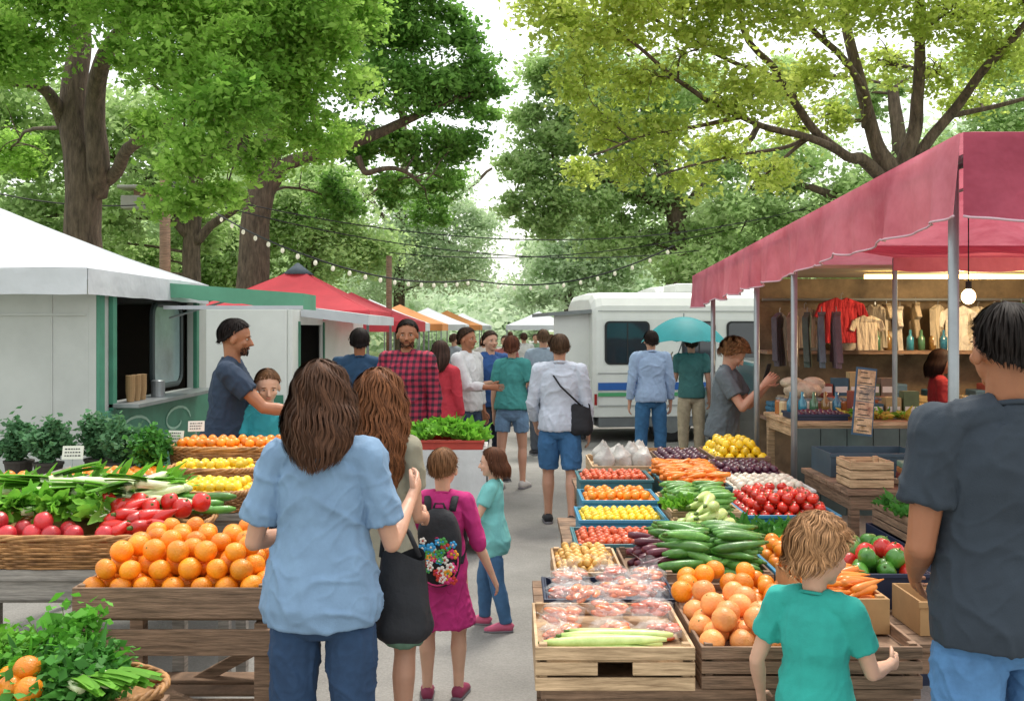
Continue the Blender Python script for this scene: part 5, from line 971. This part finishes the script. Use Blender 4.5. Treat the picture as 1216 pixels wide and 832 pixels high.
for i in range(12):
    m=MB(); m.b2(-.07,.07,-.09,.09,0,.035); o=m.obj('packet',M('packet_%d'%(i%4),('c9c0a8','6a8a7a','b07a4a','8a4a44')[i%4],.7,.15),bevel=.004,loc=(2.52+.155*(i%3),6.28,.863+.037*(i//3))); o.rotation_euler=(0,0,rq.gauss(0,.15)); top(o,'small packet on the display stand','packet','packets on the stand')
tray('tray of dark grapes on the counter',2.16,2.55,7.55,7.95,1.152,1.20,NAVY)
for i in range(26): put(me_plum[0],'grape','dark grape on the counter tray','grape',(2.20+.052*(i%7),7.60+.055*(i//7),1.19+.01*(i%2)),(0,0,i),'grapes on the counter')
YL=M('yellowish_leaf','c0b04a',.6,.2,9,trans=.2)
for i in range(6): leafy('leafy_bundle','green and yellow leafy bundle on the counter',(2.62+.1*i,7.66+.06*(i%2),1.16),.06,30,.12,.016,VL1 if i%2 else YL,.3,seed=80+i,group='leafy bundles on the counter')
for i in range(18):
    m=MB(); m.tube([(0,0,0),(0,0,.10),(0,0,.115)],[.040,.040,.030],14); m.tube([(0,0,.116),(0,0,.135)],[.034,.034],14,mi=1); o=m.obj('jar',[M('jar_%d'%(i%4),('c8b48a','a86a3a','d8d0c0','8a5a4a')[i%4],.2,.2,coat=.5),METAL],smooth=False,loc=(2.2+.10*(i%9),8.05+.13*(i//9),1.152)); top(o,'glass jar of preserves on the counter','jar','jars on the counter')
m=MB(); m.ell((0,0,.05),(.16,.13,.08)); m.ell((.1,.05,.1),(.1,.1,.06)); m.ell((-.08,.03,.11),(.1,.1,.05)); o=m.obj('bundle_of_cloth',M('pale_bundle','b8ab94',.85,.3,9,bump=.9,bs=10,bdist=.06),smooth=True,loc=(2.40,8.22,1.29)); top(o,'pale cloth bundle on the counter jars','cloth bundle')
for i in range(9):
    c=('8a4a3a','3a5a6a','b09a6a','5a6a4a','7a6a5a')[i%5]; m=MB(); m.b2(-.06,.06,-.05,.05,0,.10+.05*(i%3)); m.b2(-.05,.05,-.0525,-.0505,.03,.08,1); o=m.obj('carton',[M('carton_'+c,c,.7,.2,9),PAPER],bevel=.004,loc=(2.60+.13*i if i<5 else 2.75+.14*(i-5),8.30 if i<5 else 7.95,1.29 if i<5 else 1.152)); top(o,'small printed carton on the counter','carton','cartons on the counter')
pb=W(1023,478,7.3); e=empty('sign_board','tall colourful notice board with printed lines','sign',(pb.x,pb.y,pb.z-.24)); e.rotation_euler=(-.12,.12,0)
m=MB(); m.b2(-.075,.075,-.008,.008,0,.50); m.obj('board',M('board_blue','3a5f7a',.6,.2,8),parent=e)
m=MB()
for i in range(4): m.b2(-.066,.066,-.0125,-.0085,.015+.118*i,.128+.118*i,i%4)
m.obj('printed_panels',[M('pnl%d'%i,c,.6,.5,22,col2='c8b090') for i,c in enumerate(('b08a40','943a2c','34607a','a8824a'))],parent=e)
m=MB()
for i in range(12): m.b2(-.045,.045-.02*(i%3),-.0145,-.0127,.030+.039*i,.037+.039*i)
m.obj('printed_lines',INK,parent=e)
boxobj('cardboard_box','open brown cardboard box behind the display','box',1.1,1.55,8.5,8.95,.55,.78,CARD); table('small table behind the display',1.0,1.65,8.42,9.0,.548,WOODD)
# ================================================================ LEFT DISPLAY
st2=empty('trestle_stand','weathered wooden trestle stand under the orange crate','trestle',(-1.3,4.15,0))
m=MB()
for xx in(-.36,.34):
    for yy in(-.3,.28): m.b2(xx-.03,xx+.03,yy-.03,yy+.03,0,.72)
m.b2(-.40,.40,-.345,-.331,.60,.70); m.b2(-.40,.40,-.345,-.331,.22,.30); m.b2(-.40,.40,-.30,.30,.722,.738); 
m.b2(-.40,.40,.311,.34,.22,.30)
m.box((.386,-.02,.40),(.03,.05,.78),rot=Matrix.Rotation(.62,3,'X')); m.box((.42,-.02,.40),(.03,.05,.78),rot=Matrix.Rotation(-.62,3,'X')); m.box((0,-.36,.45),(.80,.025,.05),rot=Matrix.Rotation(.42,3,'Y')); m.box((.1,.25,.40),(.70,.025,.05),rot=Matrix.Rotation(-.5,3,'Y'))
for q in range(4): m.b2(-.33,.30,-.28+.16*q,-.17+.16*q,.302,.315)
m.obj('frame',WOODD,parent=st2,bevel=.003)
c=crate('long dark wooden crate piled with large oranges',-1.68,-.93,3.80,4.55,.74,.865,WOODD,slats=1,handle=False,fz=.80)
fill(c,me_or,.0445,'orange','large ripe orange in a wooden crate',3)
table('grey slatted pallet table under the wicker baskets',-2.75,-1.45,4.45,5.25,.77,WOODG,th=.05); table('stepped table behind the baskets',-3.0,-1.4,5.3,6.66,.86,WOODG)
m=MB(); 
for q in range(3): m.b2(-2.68,-1.53,4.54+.2*q,4.64+.2*q,.60,.63)
m.b2(-2.66,-2.56,4.54,5.1,.632,.70); m.b2(-1.65,-1.55,4.54,5.1,.632,.70); o=m.obj('wooden_pallet',WOODG,bevel=.003); top(o,'grey weathered wooden pallet below the basket table','pallet')
c=basket('wide wicker basket of radishes, peppers and leeks',-2.55,-1.47,4.42,5.15,.772,.93,.5)
z=c[4]
fill((-2.42,-2.04,4.48,4.66,z),me_rad,.040,'radish','large red radish in a basket',2)
fill((-2.02,-1.80,4.48,4.62,z),me_rad,.038,'radish','large red radish in a basket',1)
for i in range(12): put(me_rpl[0],'red_pepper','long glossy red pepper in the basket','pepper',(-1.82+.05*(i%5),4.56+.09*(i//5)+rq.uniform(-.02,.02),z+.07+.035*(i//5)),(0,rq.uniform(-.5,.1),rq.uniform(-.5,1.0)),'red peppers in the basket')
for i in range(8): put(me_rp[0],'red_pepper','glossy red bell pepper in the basket','pepper',(-2.02+.075*i,4.74+.05*(i%2),z+.12+.02*(i%2)),(rq.random(),rq.random(),0),'red peppers in the basket')
for i in range(20): leek('bunch leek with green top in the basket',(-2.34+.07*(i%9)+rq.uniform(-.02,.02),4.86+.05*(i//9)+rq.uniform(-.03,.03),z+.12+.03*(i//5)),.48,.62+rq.gauss(0,.22)+(math.pi if i%3 else 0),i+20,rq.uniform(-.22,.12),1.25)
for i in range(7): leafy('radish_greens','leafy green tops lying in the basket',(-2.46+.09*i,4.68+.05*(i%3),z+.10+.03*(i%2)),.05,20,.14,.026,VL1,.35,seed=100+i,stalk=STK,dirb=(.6-.15*i,-.35,.25),group='leafy green tops')
for i in range(10): put(me_zuc[i%2],'zucchini','dark green zucchini behind the peppers','zucchini',(-1.80+.035*i,4.98+.03*(i%3),z+.07+.025*(i%3)),(0,0,.3+rq.gauss(0,.2)),'zucchini in market crates')
for i in range(9): leafy('celery_bunch','bunch of green celery stalks',(-2.62+.10*i,5.18+.1*(i%2),.94),.05,24,.28,.024,VL1,.5,seed=120+i,stalk=STK,dirb=(.5,-.5,.45),group='celery bunches')
c=basket('small wicker basket of lemons',-1.88,-1.42,5.30,5.75,.862,.98,.5); fill(c,me_yel,.026,'lemon','yellow lemon in a basket',2)
c=basket('small wicker basket of yellow fruit',-2.05,-1.52,5.82,6.15,.862,1.03,.5); fill(c,me_yel,.026,'lemon','yellow lemon in a basket',2)
c=basket('wicker basket heaped with small oranges',-2.18,-1.42,6.2,6.64,.864,1.11,.5); fill(c,me_orsm,.029,'small_orange','small orange heaped in a wicker basket',2)  # fruit in this basket and the next tray are small oranges
c=tray('tray of small oranges beside the herbs',-2.72,-2.10,5.78,6.15,.862,1.0,WOODG); fill(c,me_orsm,.029,'small_orange','small orange on the stepped table',1)
c=crate('crate of oranges by the herb pots',-3.3,-2.85,5.6,6.0,.862,.98,WOODD,slats=1,handle=False); fill(c,me_orm,.036,'orange','orange in a wooden crate',1)
POTM=M('dark_pot','3a3530',.8,.2,8)
for i,(x,y,r_,hh) in enumerate(((-2.98,6.4,.075,.26),(-2.52,6.42,.075,.25),(-2.24,6.17,.070,.22),(-2.74,6.6,.07,.26),(-3.22,6.5,.07,.24))):
    m=MB(); m.tube([(0,0,0),(0,0,.12)],[.07,.09],18); m.tube([(0,0,.115),(0,0,.13)],[.095,.095],18); o=m.obj('herb_pot',POTM,smooth=False,loc=(x,y,.862)); top(o,'dark pot holding a bushy green herb','pot','herb pots')
    herb('bushy dark green potted herb',(x,y,.975),r_,hh,3000,VL3 if i!=2 else VL2,seed=200+i,size=.034,nsp=40,sprd=.8)
basket('round wicker basket of herbs and oranges',-1.93,-1.14,3.02,3.5,.57,.69,1.0); table('low stand under the herb basket',-1.9,-1.2,3.02,3.5,.568,WOODD)
PAR=leafM('parsley','458f24','7cc048',.35,.35)
for i,(x,y,r_,hg) in enumerate(((-1.68,3.34,.11,.20),(-1.50,3.36,.10,.22),(-1.36,3.26,.09,.17),(-1.84,3.36,.10,.18),(-1.58,3.20,.08,.15),(-1.44,3.16,.08,.13))): herb('fresh bunch of green herbs in a basket',(x,y,.64),r_,hg,1500 if i%2 else 2300,(VL1,PAR,VL2)[i%3],seed=220+i,size=(.042 if i%2 else .028),nsp=34,sprd=1.2)
for i in range(5): leafy('leafy_herbs','loose long leafy greens in the basket',(-1.75+.10*i,3.22+.04*(i%2),.66),.05,16,.20,.014,PAR if i%2 else VL2,.5,seed=400+i,stalk=STEM,group='loose leafy greens')
for i,(x,y) in enumerate(((-1.56,3.10),(-1.49,3.07),(-1.60,3.17),(-1.53,3.14))): put(me_or[1],'orange','orange nestled among green herbs','orange',(x,y,.735+.045*(i==3)),(i,i,0),'oranges')
for i in range(4): leek('thick leek across the herb basket',(-1.38+.03*i,3.12+.02*i,.74),.34,-.7+.08*i,60+i)
table('white narrow counter in front of the vendors',-1.78,-1.22,6.72,7.26,.93,CREAM)
c=tray('tray of garlic on the vendor counter',-1.75,-1.5,6.76,7.2,.932,1.0,WHITEP); fill(c,me_gar,.027,'garlic_bulb','garlic bulb on the vendor counter',2)
tray('tray of green vegetables on the vendor counter',-1.47,-1.24,6.76,7.2,.932,1.0,WHITEP)
for i in range(4): leafy('leafy_greens','leafy greens on the vendor counter',(-1.40+.09*(i%2),6.88+.2*(i//2),.95),.06,30,.11,.018,VL1,.6,seed=240+i,group='bunches of leafy greens')
def card(x,y,z,w_=.105,h_=.07,rz=0,seed=1):
    e=empty('price_card','small white handwritten price card','price card',(x,y,z),'price cards'); e.rotation_euler=(-.25,.05*math.sin(seed*3),rz); m=MB(); m.b2(-w_/2,w_/2,-.002,.002,0,h_); m.obj('card',PAPER,parent=e)
    m=MB(); rd=random.Random(seed)
    for r in range(3):
        xx=-w_*.38
        while xx<w_*.3: l=rd.uniform(.004,.012); m.b2(xx,xx+l,-.0042,-.0022,h_*(.72-.25*r),h_*(.72-.25*r)+.006); xx+=l+.005
    m.obj('writing',INK,parent=e); m=MB(); m.tube([(0,.004,-.14),(0,.004,.01)],.003,5); m.obj('stick',METAL,parent=e)
for i,(px,py,d,rz) in enumerate(((86,545,5.2,.1),(208,524,6.3,-.2),(233,512,6.6,.15),(262,514,6.9,.1),(291,508,7.0,-.1))):
    p=W(px,py,d); card(p.x,p.y,p.z,rz=rz,seed=i)
table('white-clothed table with a wide heap of salad greens',-.90,-.22,8.15,8.75,.85,WOODD,cloth=M('white_cloth','c6c8c8',.85,.08,6,bump=.3,bs=10,bdist=.03))
tray('red tray heaped with green salad',-.88,-.24,8.18,8.72,.856,.93,M('red_tray','a83a2c',.6,.15,6))
for i in range(21): leafy('lettuce','fresh green lettuce heaped on a tray',(-.83+.088*(i%7),8.28+.16*(i//7),.91+.05*((i//7)==1)+.02*(3-abs(i%7-3))),.07,26,.12,.026,VL1,.5,seed=300+i,group='lettuces')
# ================================================================ WIRES / STRING LIGHTS / POLES
def catenary(a,b,sag,n=30): return [Vector(a).lerp(Vector(b),i/n)-Vector((0,0,sag*4*(i/n)*(1-i/n))) for i in range(n+1)]
pole=empty('utility_pole','weathered wooden utility pole with wires','utility pole',(W(196,390,18).x,18,0)); m=MB(); m.tube([(0,0,0),(0,0,4.7)],[.11,.09],12); m.obj('shaft',WOODD,parent=pole,smooth=True)
m=MB(); m.b2(-.55,.1,-.05,.05,4.25,4.35); m.obj('crossarm',WOODD,parent=pole)
m=MB(); m.b2(-.75,-.40,-.15,.15,4.0,4.24); m.b2(-.80,-.35,-.2,.2,4.36,4.42); m.obj('lamp_box',M('lamp_grey','8f8f84',.5,.1),parent=pole,bevel=.02)
pole2=empty('utility_pole','slim dark pole supporting string lights','utility pole',(W(462,390,24).x,24,0)); m=MB(); m.tube([(0,0,0),(0,0,3.6)],.07,10); m.obj('shaft',WOODD,parent=pole2,smooth=True)
for i,(a,b,s) in enumerate([(W(205,215,18),W(360,302,12),.12),(W(360,302,12),W(560,332,16),.15),(W(560,332,16),W(800,292,15),.28)]):
    e=empty('string_lights','string of small bulbs hung over the street','string lights',(0,0,0),'string lights'); P=catenary(a,b,s,36); m=MB(); m.tube(P,.012,5); m.obj('cable',BLACK,parent=e)
    m=MB()
    for j in range(2,36,3): m.ell(P[j]-Vector((0,0,.05)),(.026,.026,.036),nu=8,nv=6)
    m.obj('bulbs',M('frosted_bulb','ece6d0',.3,.05,emit=.2),parent=e,smooth=True)
for i,(a,b,s) in enumerate(((W(200,220,18),W(1000,235,24),1.0),(W(200,228,18),W(1000,260,26),1.1),(W(200,240,18),W(-60,215,16),.2),(W(462,300,24),W(950,250,24),.5))):
    m=MB(); m.tube(catenary(a,b,s,30),.012,5); o=m.obj('overhead_wire',BLACK); top(o,'thin black wire strung between poles','wire','overhead wires')
